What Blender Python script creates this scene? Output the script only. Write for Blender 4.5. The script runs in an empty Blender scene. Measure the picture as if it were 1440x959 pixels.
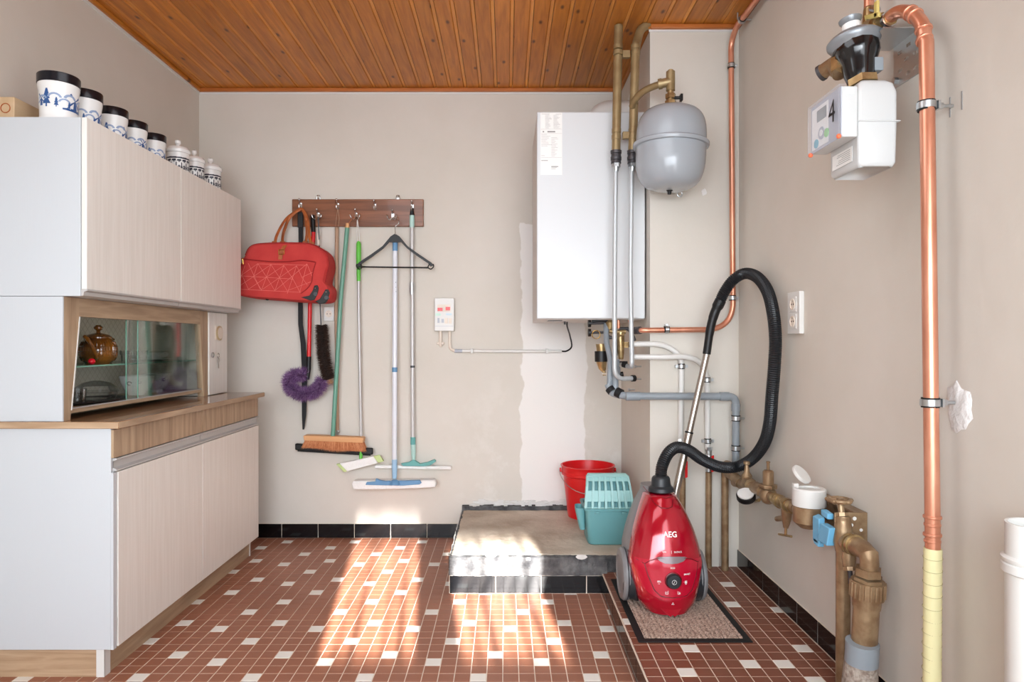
import bpy, bmesh, math, random
from mathutils import Vector as V, Matrix
R = random.Random(7)
PI = math.pi
scn = bpy.context.scene
# ------------------------------------------------------------------ camera
F = 936.0; CX = 712.0; CY = 482.0; H = 1.15
cam = bpy.data.cameras.new('camera'); camo = bpy.data.objects.new('camera', cam)
scn.collection.objects.link(camo); scn.camera = camo
camo.location = (0, 0, H); camo.rotation_euler = (PI/2, 0, 0)
cam.sensor_width = 36.0; cam.lens = F/1440*36.0
cam.shift_x = (720-CX)/1440; cam.shift_y = (CY-479.5)/1440
cam.clip_start = 0.05
# ------------------------------------------------------------------ light
w = bpy.data.worlds.new('world'); scn.world = w; w.use_nodes = True
w.node_tree.nodes['Background'].inputs[0].default_value = (0.75, 0.87, 1, 1)
w.node_tree.nodes['Background'].inputs[1].default_value = 2.0
sd = bpy.data.lights.new('sun', 'SUN'); sd.energy = 40; sd.angle = math.radians(0.8); sd.color = (1, 0.98, 0.95)
so = bpy.data.objects.new('sun', sd); scn.collection.objects.link(so)
T_EL = 0.42
so.rotation_euler = V((-0.125, 1.0, -T_EL)).to_track_quat('-Z', 'Y').to_euler()
def area(name, loc, target, sx, sy, e, col=(1, 1, 1)):
    d = bpy.data.lights.new(name, 'AREA'); d.shape = 'RECTANGLE'; d.size = sx; d.size_y = sy; d.energy = e; d.color = col
    o = bpy.data.objects.new(name, d); scn.collection.objects.link(o); o.location = loc
    o.rotation_euler = (V(target)-V(loc)).to_track_quat('-Z', 'Y').to_euler(); return o
area('window_daylight', (-0.35, -0.9, 1.15), (-0.1, 3.9, 0.1), 2.5, 2.0, 46, (0.86, 0.93, 1)).data.spread = math.radians(105)
area('right_fill', (1.0, 0.55, 1.2), (-1.7, 3.0, 0.9), 1.2, 2.0, 20, (0.88, 0.94, 1))  # added fill from the right for the cupboard fronts, no door there
area('ceiling_fill', (-0.3, 1.75, 2.5), (-0.3, 3.5, 0.2), 1.6, 1.2, 11, (0.86, 0.93, 1))  # added fill under the ceiling for the back wall, not a real lamp
vs = scn.view_settings; vs.view_transform = 'Standard'; vs.look = 'None'; vs.gamma = 1; vs.use_curve_mapping = False
vs.exposure = 0.6
cy = scn.cycles
cy.max_bounces = 8; cy.diffuse_bounces = 5; cy.glossy_bounces = 4; cy.transmission_bounces = 6; cy.transparent_max_bounces = 8
cy.caustics_reflective = False; cy.caustics_refractive = False; cy.sample_clamp_indirect = 6
# ------------------------------------------------------------------ helpers
def P(px, py, Y): return V(((px-CX)/F*Y, Y, H-(py-CY)/F*Y))
def XW(px, py, X): Y = X*F/(px-CX); return V((X, Y, H-(py-CY)/F*Y))
def m_px(Y): return Y/F
class Geo:
    def __init__(s): s.v = []; s.f = []; s.mi = []
    def add(s, v, f, mi=0):
        o = len(s.v); s.v += [V(a) for a in v]; s.f += [tuple(i+o for i in a) for a in f]; s.mi += [mi]*len(f); return s
    def box(s, x0, x1, y0, y1, z0, z1, mi=0):
        return s.add([(x0,y0,z0),(x1,y0,z0),(x1,y1,z0),(x0,y1,z0),(x0,y0,z1),(x1,y0,z1),(x1,y1,z1),(x0,y1,z1)],
                     [(0,3,2,1),(4,5,6,7),(0,1,5,4),(1,2,6,5),(2,3,7,6),(3,0,4,7)], mi)
    def prism(s, poly, vec, mi=0):
        n = len(poly); vec = V(vec); a = [V(p) for p in poly]; b = [p+vec for p in a]
        f = [tuple(range(n))[::-1], tuple(range(n, 2*n))] + [(i, (i+1) % n, n+(i+1) % n, n+i) for i in range(n)]
        nrm = V((0, 0, 0))
        for i in range(n): nrm += a[i].cross(a[(i+1) % n])
        if nrm.dot(vec) < 0: f = [t[::-1] for t in f]
        return s.add(a+b, f, mi)
    def obox(s, c, ux, uy, uz, mi=0):
        c = V(c); ux = V(ux); uy = V(uy); uz = V(uz)
        return s.prism([c-ux-uy-uz, c+ux-uy-uz, c+ux+uy-uz, c-ux+uy-uz], uz*2, mi)
    def tube(s, pts, r, n=12, caps=True, mi=0, flat=1.0):
        pts = [V(p) for p in pts]; k = len(pts)
        rs = list(r) if isinstance(r, (list, tuple)) else [r]*k
        T = []
        for i in range(k):
            t = pts[min(i+1, k-1)]-pts[max(i-1, 0)]; T.append(t.normalized() if t.length > 1e-9 else V((0, 0, 1)))
        a = V((0, 0, 1)) if abs(T[0].z) < .9 else V((0, 1, 0))
        u = T[0].cross(a).normalized(); vs_ = []
        for i in range(k):
            u = (u-T[i]*u.dot(T[i])).normalized(); w_ = T[i].cross(u)
            for j in range(n):
                an = 2*PI*j/n; vs_.append(pts[i]+(u*math.cos(an)+w_*math.sin(an)*flat)*rs[i])
        f = []
        for i in range(k-1):
            for j in range(n):
                a_ = i*n+j; b_ = i*n+(j+1) % n; f.append((a_, b_, b_+n, a_+n))
        if caps: f.append(tuple(range(n))[::-1]); f.append(tuple(range((k-1)*n, k*n)))
        return s.add(vs_, f, mi)
    def cyl(s, a, b, r, n=16, r2=None, mi=0): return s.tube([a, b], [r, r if r2 is None else r2], n, True, mi)
    def lathe(s, o, prof, axis=(0, 0, 1), n=28, mi=0, sx=1.0, caps=True):
        o = V(o); ax = V(axis).normalized(); a = V((1, 0, 0)) if abs(ax.x) < .9 else V((0, 1, 0))
        u = (a-ax*a.dot(ax)).normalized(); w_ = ax.cross(u); k = len(prof); vs_ = []
        for (r, h) in prof:
            for j in range(n):
                an = 2*PI*j/n; vs_.append(o+ax*h+(u*math.cos(an)+w_*math.sin(an)*sx)*max(r, 1e-4))
        f = []
        for i in range(k-1):
            for j in range(n):
                a_ = i*n+j; b_ = i*n+(j+1) % n; f.append((a_, b_, b_+n, a_+n))
        if caps: f.append(tuple(range(n))[::-1]); f.append(tuple(range((k-1)*n, k*n)))
        return s.add(vs_, f, mi)
    def ball(s, c, r, n=14, sc=(1, 1, 1), mi=0):
        c = V(c); k = n//2; vs_ = []
        for i in range(k+1):
            th = PI*i/k
            for j in range(n):
                ph = 2*PI*j/n; vs_.append(c+V((r*sc[0]*math.sin(th)*math.cos(ph)+0, r*sc[1]*math.sin(th)*math.sin(ph), -r*sc[2]*math.cos(th))))
        f = [(i*n+j, i*n+(j+1) % n, (i+1)*n+(j+1) % n, (i+1)*n+j) for i in range(k) for j in range(n)]
        return s.add(vs_, f, mi)
    def hexnut(s, a, b, r, mi=0): return s.tube([a, b], r, 6, True, mi)
    def ring(s, c, axis, R_, r, n=24, m=8, mi=0):
        ax = V(axis).normalized(); a = V((0, 0, 1)) if abs(ax.z) < .9 else V((1, 0, 0)); u = ax.cross(a).normalized(); w_ = ax.cross(u)
        c = V(c); vs_ = []
        for i in range(n):
            t = 2*PI*i/n; d = u*math.cos(t)+w_*math.sin(t)
            for j in range(m):
                q = 2*PI*j/m; vs_.append(c+d*(R_+r*math.cos(q))+ax*r*math.sin(q))
        f = [(i*m+j, i*m+(j+1) % m, ((i+1) % n)*m+(j+1) % m, ((i+1) % n)*m+j) for i in range(n) for j in range(m)]
        return s.add(vs_, f, mi)
def spline(pts, n=8):
    pts = [V(p) for p in pts]; q = [pts[0]*2-pts[1]]+pts+[pts[-1]*2-pts[-2]]; out = []
    for i in range(1, len(q)-2):
        for k in range(n):
            t = k/n; a, b, c, d = q[i-1], q[i], q[i+1], q[i+2]
            out.append(0.5*((2*b)+(c-a)*t+(2*a-5*b+4*c-d)*t*t+(3*b-a-3*c+d)*t**3))
    out.append(pts[-1]); return out
def fillet(pts, r, n=7):
    pts = [V(p) for p in pts]; out = [pts[0]]
    for i in range(1, len(pts)-1):
        a = (pts[i-1]-pts[i]); b = (pts[i+1]-pts[i]); rr = min(r, a.length*.48, b.length*.48)
        a = pts[i]+a.normalized()*rr; b = pts[i]+b.normalized()*rr
        for k in range(n+1):
            t = k/n; out.append(a*(1-t)**2+pts[i]*2*t*(1-t)+b*t*t)
    out.append(pts[-1]); return out
def resample(pts, step):
    out = [pts[0]]; acc = 0
    for a, b in zip(pts, pts[1:]):
        L = (b-a).length; d = step-acc
        while d <= L: out.append(a+(b-a)*(d/L)); d += step
        acc = (acc+L) % step
    return out
# ------------------------------------------------------------------ materials
def lin(c):
    return tuple(((x/255)/12.92 if x/255 <= .04045 else ((x/255+.055)/1.055)**2.4) for x in c)
MATS = {}
def mat(name, c, rough=.5, metal=0, bump=0, bscale=60, var=0, vscale=4, c2=None, coat=0, trans=0, stretch=None, alpha=1, ior=1.45, sheen=0, emit=0, lo=.35, hi=.65):
    if name in MATS: return MATS[name]
    m = bpy.data.materials.new(name); m.use_nodes = True; N = m.node_tree.nodes; L = m.node_tree.links
    b = N['Principled BSDF']; c = lin(c); b.inputs['Base Color'].default_value = (*c, 1)
    b.inputs['Roughness'].default_value = rough; b.inputs['Metallic'].default_value = metal; b.inputs['IOR'].default_value = ior
    b.inputs['Coat Weight'].default_value = coat; b.inputs['Coat Roughness'].default_value = .08
    b.inputs['Transmission Weight'].default_value = trans; b.inputs['Alpha'].default_value = alpha
    if sheen: b.inputs['Sheen Weight'].default_value = sheen
    tc = N.new('ShaderNodeTexCoord'); mp = N.new('ShaderNodeMapping'); L.new(tc.outputs['Object'], mp.inputs[0])
    if stretch: mp.inputs['Scale'].default_value = stretch
    if var or c2:
        nz = N.new('ShaderNodeTexNoise'); nz.inputs['Scale'].default_value = vscale; nz.inputs['Detail'].default_value = 5
        L.new(mp.outputs[0], nz.inputs['Vector'])
        rp = N.new('ShaderNodeValToRGB'); L.new(nz.outputs[0], rp.inputs[0]); rp.color_ramp.elements[0].position = lo; rp.color_ramp.elements[1].position = hi
        d = lin(c2) if c2 else tuple(x*(1-var) for x in c)
        rp.color_ramp.elements[0].color = (*d, 1); rp.color_ramp.elements[1].color = (*c, 1); L.new(rp.outputs[0], b.inputs['Base Color'])
    if bump:
        nb = N.new('ShaderNodeTexNoise'); nb.inputs['Scale'].default_value = bscale; nb.inputs['Detail'].default_value = 4
        L.new(mp.outputs[0], nb.inputs['Vector']); bp = N.new('ShaderNodeBump'); bp.inputs['Strength'].default_value = bump; bp.inputs['Distance'].default_value = .01
        L.new(nb.outputs[0], bp.inputs['Height']); L.new(bp.outputs[0], b.inputs['Normal'])
    MATS[name] = m; return m
def wood(name, c1, c2, axis='y', sc=9, rough=.5, knots=None, coat=0, rnd=True):
    """grain stretched along an axis; knots = dark round spots; tone differs from board to board"""
    m = bpy.data.materials.new(name); m.use_nodes = True; N = m.node_tree.nodes; L = m.node_tree.links; b = N['Principled BSDF']
    b.inputs['Roughness'].default_value = rough; b.inputs['Coat Weight'].default_value = coat
    tc = N.new('ShaderNodeTexCoord'); oi = N.new('ShaderNodeObjectInfo'); ad = N.new('ShaderNodeVectorMath'); ad.operation = 'ADD'
    mu = N.new('ShaderNodeVectorMath'); mu.operation = 'SCALE'; mu.inputs['Scale'].default_value = 37.0
    cb = N.new('ShaderNodeCombineXYZ')
    for i in range(3): L.new(oi.outputs['Random'], cb.inputs[i])
    L.new(cb.outputs[0], mu.inputs[0]); L.new(tc.outputs['Object'], ad.inputs[0]); L.new(mu.outputs[0], ad.inputs[1])
    mp = N.new('ShaderNodeMapping'); s = {'x': (.08, 1, 1), 'y': (1, .08, 1), 'z': (1, 1, .08)}[axis]; mp.inputs['Scale'].default_value = [q*sc for q in s]
    L.new(ad.outputs[0], mp.inputs[0])
    nz = N.new('ShaderNodeTexNoise'); nz.inputs['Scale'].default_value = 3.5; nz.inputs['Detail'].default_value = 7; nz.inputs['Distortion'].default_value = .6; L.new(mp.outputs[0], nz.inputs['Vector'])
    rp = N.new('ShaderNodeValToRGB'); rp.color_ramp.elements[0].position = .32; rp.color_ramp.elements[1].position = .68
    rp.color_ramp.elements[0].color = (*lin(c2), 1); rp.color_ramp.elements[1].color = (*lin(c1), 1); L.new(nz.outputs[0], rp.inputs[0]); out = rp.outputs[0]
    if knots:
        vm = N.new('ShaderNodeMapping'); vm.inputs['Scale'].default_value = {'y': (1, .45, 1), 'x': (.45, 1, 1), 'z': (1, 1, .45)}[axis]; L.new(ad.outputs[0], vm.inputs[0])
        vo = N.new('ShaderNodeTexVoronoi'); vo.voronoi_dimensions = '2D'; vo.inputs['Scale'].default_value = 6.0; L.new(vm.outputs[0], vo.inputs['Vector'])
        r2 = N.new('ShaderNodeValToRGB'); r2.color_ramp.elements[0].position = .02; r2.color_ramp.elements[1].position = .07
        r2.color_ramp.elements[0].color = (1, 1, 1, 1); r2.color_ramp.elements[1].color = (0, 0, 0, 1); L.new(vo.outputs['Distance'], r2.inputs[0])
        mx = N.new('ShaderNodeMixRGB'); L.new(r2.outputs[0], mx.inputs[0]); L.new(out, mx.inputs[1]); mx.inputs[2].default_value = (*lin(knots), 1); out = mx.outputs[0]
    if rnd:
        hs = N.new('ShaderNodeHueSaturation'); mr = N.new('ShaderNodeMapRange'); mr.inputs['To Min'].default_value = .88; mr.inputs['To Max'].default_value = 1.1
        L.new(oi.outputs['Random'], mr.inputs[0]); L.new(mr.outputs[0], hs.inputs['Value']); L.new(out, hs.inputs['Color']); out = hs.outputs[0]
    L.new(out, b.inputs['Base Color']); MATS[name] = m
    bp = N.new('ShaderNodeBump'); bp.inputs['Strength'].default_value = .12; bp.inputs['Distance'].default_value = .004; L.new(nz.outputs[0], bp.inputs['Height']); L.new(bp.outputs[0], b.inputs['Normal'])
    return m
def wall_mat(name, patch=False):
    m = bpy.data.materials.new(name); m.use_nodes = True; N = m.node_tree.nodes; L = m.node_tree.links; b = N['Principled BSDF']
    b.inputs['Roughness'].default_value = .75
    g = N.new('ShaderNodeNewGeometry'); nz = N.new('ShaderNodeTexNoise'); nz.inputs['Scale'].default_value = 1.6; nz.inputs['Detail'].default_value = 6; nz.inputs['Roughness'].default_value = .6
    L.new(g.outputs['Position'], nz.inputs['Vector'])
    rp = N.new('ShaderNodeValToRGB'); rp.color_ramp.elements[0].position = .3; rp.color_ramp.elements[1].position = .7
    rp.color_ramp.elements[0].color = (*lin((207, 201, 190)), 1); rp.color_ramp.elements[1].color = (*lin((215, 209, 200)), 1); L.new(nz.outputs[0], rp.inputs[0]); out = rp.outputs[0]
    if patch:
        sp = N.new('ShaderNodeSeparateXYZ'); L.new(g.outputs['Position'], sp.inputs[0])
        n2 = N.new('ShaderNodeTexNoise'); n2.inputs['Scale'].default_value = 7; n2.inputs['Detail'].default_value = 8; L.new(g.outputs['Position'], n2.inputs['Vector'])
        def math_(op, a, b_=None, clamp=False):
            q = N.new('ShaderNodeMath'); q.operation = op; q.use_clamp = clamp
            for i, x in enumerate((a, b_)):
                if x is None: continue
                if isinstance(x, (int, float)): q.inputs[i].default_value = x
                else: L.new(x, q.inputs[i])
            return q.outputs[0]
        jit = math_('MULTIPLY', math_('SUBTRACT', n2.outputs[0], .5), .10)
        dx = math_('SUBTRACT', .195, math_('ABSOLUTE', math_('SUBTRACT', sp.outputs[0], .275)))      # half width of the white strip
        dz = math_('SUBTRACT', 1.86, sp.outputs[2])
        d = math_('ADD', math_('MINIMUM', dx, dz), jit)
        msk = math_('MULTIPLY', d, 150, True)
        # thin filler skim below the old pipe and along the step
        n3 = N.new('ShaderNodeTexNoise'); n3.inputs['Scale'].default_value = 4.5; n3.inputs['Detail'].default_value = 8; n3.inputs['Roughness'].default_value = .7; L.new(g.outputs['Position'], n3.inputs['Vector'])
        low = math_('MULTIPLY', math_('SUBTRACT', 1.15, sp.outputs[2]), 1.2, True)
        xr = math_('MULTIPLY', math_('ADD', sp.outputs[0], .45), 2.2, True)
        sk = math_('MULTIPLY', math_('MULTIPLY', math_('MULTIPLY', math_('SUBTRACT', n3.outputs[0], .52), 9, True), low), math_('MULTIPLY', xr, .45))
        msk = math_('MAXIMUM', msk, sk)
        mx = N.new('ShaderNodeMixRGB'); L.new(msk, mx.inputs[0]); L.new(out, mx.inputs[1]); mx.inputs[2].default_value = (*lin((234, 231, 227)), 1); out = mx.outputs[0]
    L.new(out, b.inputs['Base Color'])
    nb = N.new('ShaderNodeTexNoise'); nb.inputs['Scale'].default_value = 9; nb.inputs['Detail'].default_value = 8; L.new(g.outputs['Position'], nb.inputs['Vector'])
    bp = N.new('ShaderNodeBump'); bp.inputs['Strength'].default_value = .18; bp.inputs['Distance'].default_value = .012; L.new(nb.outputs[0], bp.inputs['Height']); L.new(bp.outputs[0], b.inputs['Normal'])
    MATS[name] = m; return m
M_wall = wall_mat('wall_paint'); M_wallp = wall_mat('wall_paint_patched', True)
M_white = mat('white_laminate', (196, 200, 204), .38, bump=.03, bscale=200, stretch=(1, 1, .05))
M_door = mat('door_laminate', (230, 227, 221), .42, c2=(223, 219, 212), vscale=90, stretch=(1, 1, .04))
M_oak = wood('oak_veneer', (186, 160, 130), (152, 126, 100), 'y', 12, .4, rnd=False)
M_oakz = wood('oak_veneer_upright', (186, 160, 130), (150, 124, 98), 'z', 12, .45, rnd=False)
M_top = wood('walnut_counter', (168, 128, 92), (112, 80, 54), 'y', 10, .22, coat=.5, rnd=False)
M_pine = wood('stained_pine', (200, 126, 44), (168, 98, 27), 'y', 14, .42, knots=(92, 48, 20))
M_pinel = wood('pine_lip', (224, 152, 66), (204, 128, 48), 'y', 14, .4)
M_pinex = wood('stained_pine_trim', (190, 112, 52), (164, 92, 38), 'x', 14, .45, rnd=False)
M_rack = wood('rack_wood', (146, 92, 62), (108, 64, 40), 'x', 10, .3, coat=.3, rnd=False)
M_brickt = mat('terracotta_tile', (158, 104, 80), .4, c2=(142, 90, 67), vscale=3)
M_darkt = mat('terracotta_tile_brown', (132, 80, 60), .4, c2=(116, 68, 50), vscale=3)
M_whitet = mat('white_tile', (228, 224, 216), .38)
M_grout = mat('grout', (220, 206, 190), .9)
M_blackt = mat('black_glazed_tile', (12, 13, 16), .12, bump=.02, bscale=12)
M_conc = mat('concrete', (202, 190, 174), .85, c2=(172, 156, 138), vscale=5, bump=.5, bscale=40)
M_tar = mat('tar_dark_concrete', (112, 112, 112), .85, c2=(62, 62, 64), vscale=16, bump=1, bscale=60)
M_chip = mat('plaster_chip', (222, 220, 216), .85, bump=.6, bscale=60)
M_wp = mat('white_plastic', (218, 217, 213), .35)
M_wpb = mat('cream_plastic', (224, 212, 198), .45)
M_boiler = mat('boiler_enamel', (212, 215, 217), .3)
M_boilerside = mat('boiler_side', (206, 200, 194), .4)
M_paper = mat('sticker_paper', (238, 237, 234), .5)
M_ink = mat('grey_print', (150, 148, 146), .6)
M_black = mat('black_plastic', (11, 11, 13), .45)
M_rub = mat('black_rubber', (13, 14, 16), .65)
M_dg = mat('dark_grey_plastic', (66, 68, 72), .4)
M_chrome = mat('chrome', (210, 210, 210), .15, 1)
M_steel = mat('brushed_steel', (196, 188, 180), .25, 1)
M_galv = mat('galvanised_steel', (196, 200, 202), .32, 1, bump=.05, bscale=90)
M_zinc = mat('zinc_painted_pipe', (190, 194, 196), .4, .35)
M_alu = mat('aluminium', (196, 194, 192), .42, .35)
M_bronze = mat('bronze_paint', (164, 144, 106), .4, .45, c2=(146, 124, 88), vscale=18)
M_bronze2 = mat('bronze_paint_worn', (170, 145, 113), .38, .5, c2=(134, 106, 78), vscale=22, bump=.15, bscale=90)
M_brass = mat('brass', (192, 168, 122), .3, .75, c2=(154, 126, 86), vscale=30)
M_copper = mat('copper', (230, 166, 138), .32, .72, c2=(208, 136, 108), vscale=16, stretch=(1, 1, .3))
M_greyp = mat('grey_pvc', (140, 148, 154), .35)
M_greytank = mat('grey_enamel', (158, 164, 170), .25, coat=.4)
M_conn = mat('dark_fitting', (78, 76, 78), .45, .5)
M_teal = mat('teal_plastic', (108, 164, 168), .38)
M_teal2 = mat('light_teal_plastic', (158, 204, 202), .38)
M_red = mat('red_plastic', (214, 26, 30), .3)
M_vred = mat('vacuum_red', (172, 7, 36), .16, .25, coat=1)
M_vgrey = mat('vacuum_grey', (124, 124, 126), .4)
M_vdark = mat('vacuum_dark', (38, 42, 46), .4)
M_hose = mat('hose_black', (22, 25, 29), .42)
M_wtext = mat('white_print', (236, 236, 236), .5)
M_lens = mat('grey_lens', (140, 128, 132), .2, .3)
M_bag = mat('red_canvas', (196, 62, 58), .85, bump=.25, bscale=260, c2=(182, 50, 48), vscale=9)
M_bagd = mat('red_piping', (150, 26, 26), .7)
M_stitch = mat('pink_stitching', (226, 128, 116), .8)
M_tan = mat('tan_leather', (176, 98, 50), .5, c2=(150, 78, 36), vscale=20)
M_gold = mat('gold_metal', (214, 176, 96), .25, 1)
M_blue = mat('mop_blue', (100, 146, 186), .4)
M_bluel = mat('mop_light_blue', (158, 194, 222), .4)
M_pad = mat('white_microfibre', (240, 240, 238), .9, bump=.4, bscale=120)
M_green = mat('bright_green', (96, 190, 66), .4)
M_lgreen = mat('pale_green', (196, 214, 148), .5)
M_gpole = mat('green_pole', (104, 156, 136), .35)
M_tealp = mat('teal_joint', (98, 164, 160), .4)
M_mint = mat('mint_plastic', (176, 212, 204), .4)
M_pole = mat('white_pole', (224, 228, 236), .25)
M_stick = mat('pale_stick', (186, 156, 132), .6, c2=(168, 136, 110), vscale=10, stretch=(1, 1, .1))
M_block = mat('broom_block', (222, 172, 122), .55, c2=(208, 154, 104), vscale=10, stretch=(.1, 1, 1))
M_brist = mat('orange_bristle', (196, 128, 84), .8, c2=(170, 100, 60), vscale=60)
M_brown = mat('dark_bristle', (48, 34, 28), .8)
M_purple = mat('purple_fibre', (112, 72, 126), .85)
M_purple2 = mat('pale_purple_fibre', (160, 124, 170), .85)
M_tape = mat('yellow_tape', (224, 217, 168), .45)
M_tapeline = mat('tape_edge', (176, 168, 120), .6)
M_bluec = mat('blue_clamp', (112, 178, 214), .45)
M_glass = None
def thin_glass(name, tint, refl=1.0):
    m = bpy.data.materials.new(name); m.use_nodes = True; N = m.node_tree.nodes; L = m.node_tree.links; N.remove(N['Principled BSDF'])
    fr = N.new('ShaderNodeFresnel'); fr.inputs[0].default_value = 1.55; mu = N.new('ShaderNodeMath'); mu.operation = 'MULTIPLY'; mu.inputs[1].default_value = refl; L.new(fr.outputs[0], mu.inputs[0])
    t = N.new('ShaderNodeBsdfTransparent'); t.inputs[0].default_value = (*tint, 1); g = N.new('ShaderNodeBsdfGlossy'); g.inputs['Roughness'].default_value = .01; mx = N.new('ShaderNodeMixShader')
    L.new(mu.outputs[0], mx.inputs[0]); L.new(t.outputs[0], mx.inputs[1]); L.new(g.outputs[0], mx.inputs[2]); L.new(mx.outputs[0], N['Material Output'].inputs[0]); MATS[name] = m; return m
M_pane = thin_glass('window_glass', (.96, .985, .97), .45)
M_paneedge = mat('green_glass_edge', (110, 160, 140), .1)
M_teapot = mat('brown_glaze', (140, 86, 26), .1, c2=(78, 40, 12), vscale=14, coat=1)
M_porc = mat('white_porcelain', (234, 234, 232), .14, coat=.5)
M_bprint = mat('blue_print', (44, 84, 140), .3)
M_bprint2 = mat('pale_blue_print', (142, 160, 190), .3)
M_kprint = mat('black_print', (38, 40, 56), .3)
M_lid = mat('black_lid', (16, 18, 26), .25)
M_inner = mat('cabinet_inside', (242, 236, 224), .7)
M_lattice = mat('lattice_line', (224, 216, 202), .7)
M_orange = mat('orange_seal', (236, 110, 70), .4)
M_cup = thin_glass('smoky_glass', (.975, .98, .98), .55)
M_lcd = mat('lcd', (132, 138, 136), .2)
M_case = mat('clear_case', (214, 220, 232), .12, alpha=.16)
M_mgrey = mat('meter_grey', (176, 180, 190), .4)
M_matp = mat('mat_pile', (190, 166, 150), .95, c2=(128, 104, 92), vscale=120)
M_stain = mat('pale_stain', (200, 186, 172), .8)
M_box = mat('wood_box', (204, 176, 142), .6, c2=(190, 160, 124), vscale=20, stretch=(1, .1, 1))
M_seal = mat('wet_plaster', (232, 230, 228), .8, bump=.5, bscale=50)
M_curtain = mat('curtain_fabric', (226, 224, 216), .9)
M_dirtyg = mat('speckled_sleeve', (178, 166, 154), .9, c2=(140, 124, 112), vscale=80, bump=.8, bscale=90)
# ------------------------------------------------------------------ objects
BASE = {}
def _link(name, me, base, parent):
    o = bpy.data.objects.new(name, me); scn.collection.objects.link(o)
    if parent is not None: o.parent = parent
    else: o.location = base
    BASE[o.name] = base; return o
def mk(name, g, mats, parent=None, bevel=0, smooth=35, label=None, kind=None, seg=2):
    if not isinstance(mats, (list, tuple)): mats = [mats]
    if parent is not None: base = BASE[parent.name]
    else:
        xs = [p.x for p in g.v]; ys = [p.y for p in g.v]; zs = [p.z for p in g.v]; base = V(((min(xs)+max(xs))/2, (min(ys)+max(ys))/2, min(zs)))
    me = bpy.data.meshes.new(name); me.from_pydata([tuple(p-base) for p in g.v], [], g.f)
    for m in mats: me.materials.append(m)
    if len(mats) > 1: me.polygons.foreach_set('material_index', g.mi)
    if smooth:
        me.polygons.foreach_set('use_smooth', [True]*len(me.polygons)); me.set_sharp_from_angle(angle=math.radians(smooth))
    me.update(); o = _link(name, me, base, parent)
    if bevel:
        b = o.modifiers.new('bevel', 'BEVEL'); b.width = bevel; b.segments = seg; b.limit_method = 'ANGLE'; b.angle_limit = math.radians(40)
        b.harden_normals = False
    if label: o['label'] = label
    if kind: o['kind'] = kind
    return o
def root(name, label, cat, loc, group=None):
    o = bpy.data.objects.new(name, None); scn.collection.objects.link(o); o.location = V(loc); o.empty_display_size = .05
    BASE[o.name] = V(loc); o['label'] = label; o['category'] = cat
    if group: o['group'] = group
    return o
def tag(o, label, cat, group=None):
    o['label'] = label; o['category'] = cat
    if group: o['group'] = group
    return o
def struct(name, g, m, **k): return mk(name, g, m, None, kind='structure', **k)
def tri_text(s, size, mapf, bold=0.0):
    """flat lettering: mapf(u, v) -> point; u, v from the text's centre in metres"""
    cu = bpy.data.curves.new('t', 'FONT'); cu.body = s; cu.size = size; cu.align_x = 'CENTER'; cu.align_y = 'CENTER'; cu.offset = bold; cu.resolution_u = 3
    o = bpy.data.objects.new('t', cu); scn.collection.objects.link(o); me = o.to_mesh()
    g = Geo(); g.add([mapf(p.co.x, p.co.y) for p in me.vertices], [tuple(p.vertices) for p in me.polygons])
    o.to_mesh_clear(); bpy.data.objects.remove(o); bpy.data.curves.remove(cu); return g
def clampring(c, axis, r, wd=.016):
    """rubber lined steel pipe clamp"""
    ax = V(axis).normalized(); c = V(c); g = Geo()
    g.tube([c-ax*wd*.75, c+ax*wd*.75], r+.0025, 18, mi=1); g.tube([c-ax*wd*.5, c+ax*wd*.5], r+.005, 18, mi=0); return g
# ================================================================== ROOM
YB = 3.935; XL = -1.816; XR = 1.10; ZC = 2.651; YR = -1.0
BX = .68; BY = 3.15; ZU = .092; SX = .443; PY = 3.05; ZP = .17
struct('wall_back', Geo().box(XL-.1, XR+.1, YB, YB+.12, -.1, ZC+.1), M_wallp)
struct('wall_left', Geo().box(XL-.12, XL, YR-.12, YB, -.1, ZC+.1), M_wall)
wr = struct('wall_right', Geo().box(XR, XR+.12, YR-.12, YB, -.1, ZC+.1), M_wall)
struct('wall_breast', Geo().box(BX, XR, BY, YB, -.05, ZC+.02), M_wall)
# wall behind the viewer with two high window openings the sun comes through
g = Geo(); T = T_EL; sh = .125
def ox(x, Y): return x+sh*(Y-YR)
A0, A1 = ox(-.675, 2.35), ox(-.345, 2.55); B0, B1 = ox(-.15, 2.35), ox(.235, 2.45)
zs = T*(2.35-YR); zA = .27+T*(YB-YR); zB = .17+T*(3.56-YR)
for x0, x1, z0, z1 in ((XL, A0, 0, ZC), (A1, B0, 0, ZC), (B1, XR, 0, ZC), (A0, A1, 0, zs), (A0, A1, zA, ZC), (B0, B1, 0, zs), (B0, B1, zB, ZC)):
    g.box(x0, x1, YR-.04, YR, z0, z1)
struct('wall_rear', g, M_wall)
for x0, x1, z1, lb in ((A0, A1, zA, 'taller'), (B0, B1, zB, 'shorter')):
    g = Geo(); n = max(4, round((x1-x0)/.062)); p = (x1-x0)/n
    for i in range(n+1):
        wd = .009+.005*((i*7) % 3)
        g.box(max(x0, x0+p*i-wd), min(x1, x0+p*i+wd), YR-.036, YR-.03, zs, z1)
    nf = 19 if lb == 'taller' else 7
    for i in range(nf): g.box(x0, x1, YR-.029, YR-.026, z1-.021-.021*i, z1-.021-.021*i+.0206*(1-(i/nf)**1.8))
    for i in range(5): g.box(x0, x1, YR-.029, YR-.026, zs+.018*i, zs+.018*i+.016*(1-i/5.5))
    mk('sun_strips_1' if lb == 'taller' else 'sun_strips_2', g, M_curtain, kind='structure')  # unseen curtain strips, added to stripe and soften the sun patches
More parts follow.
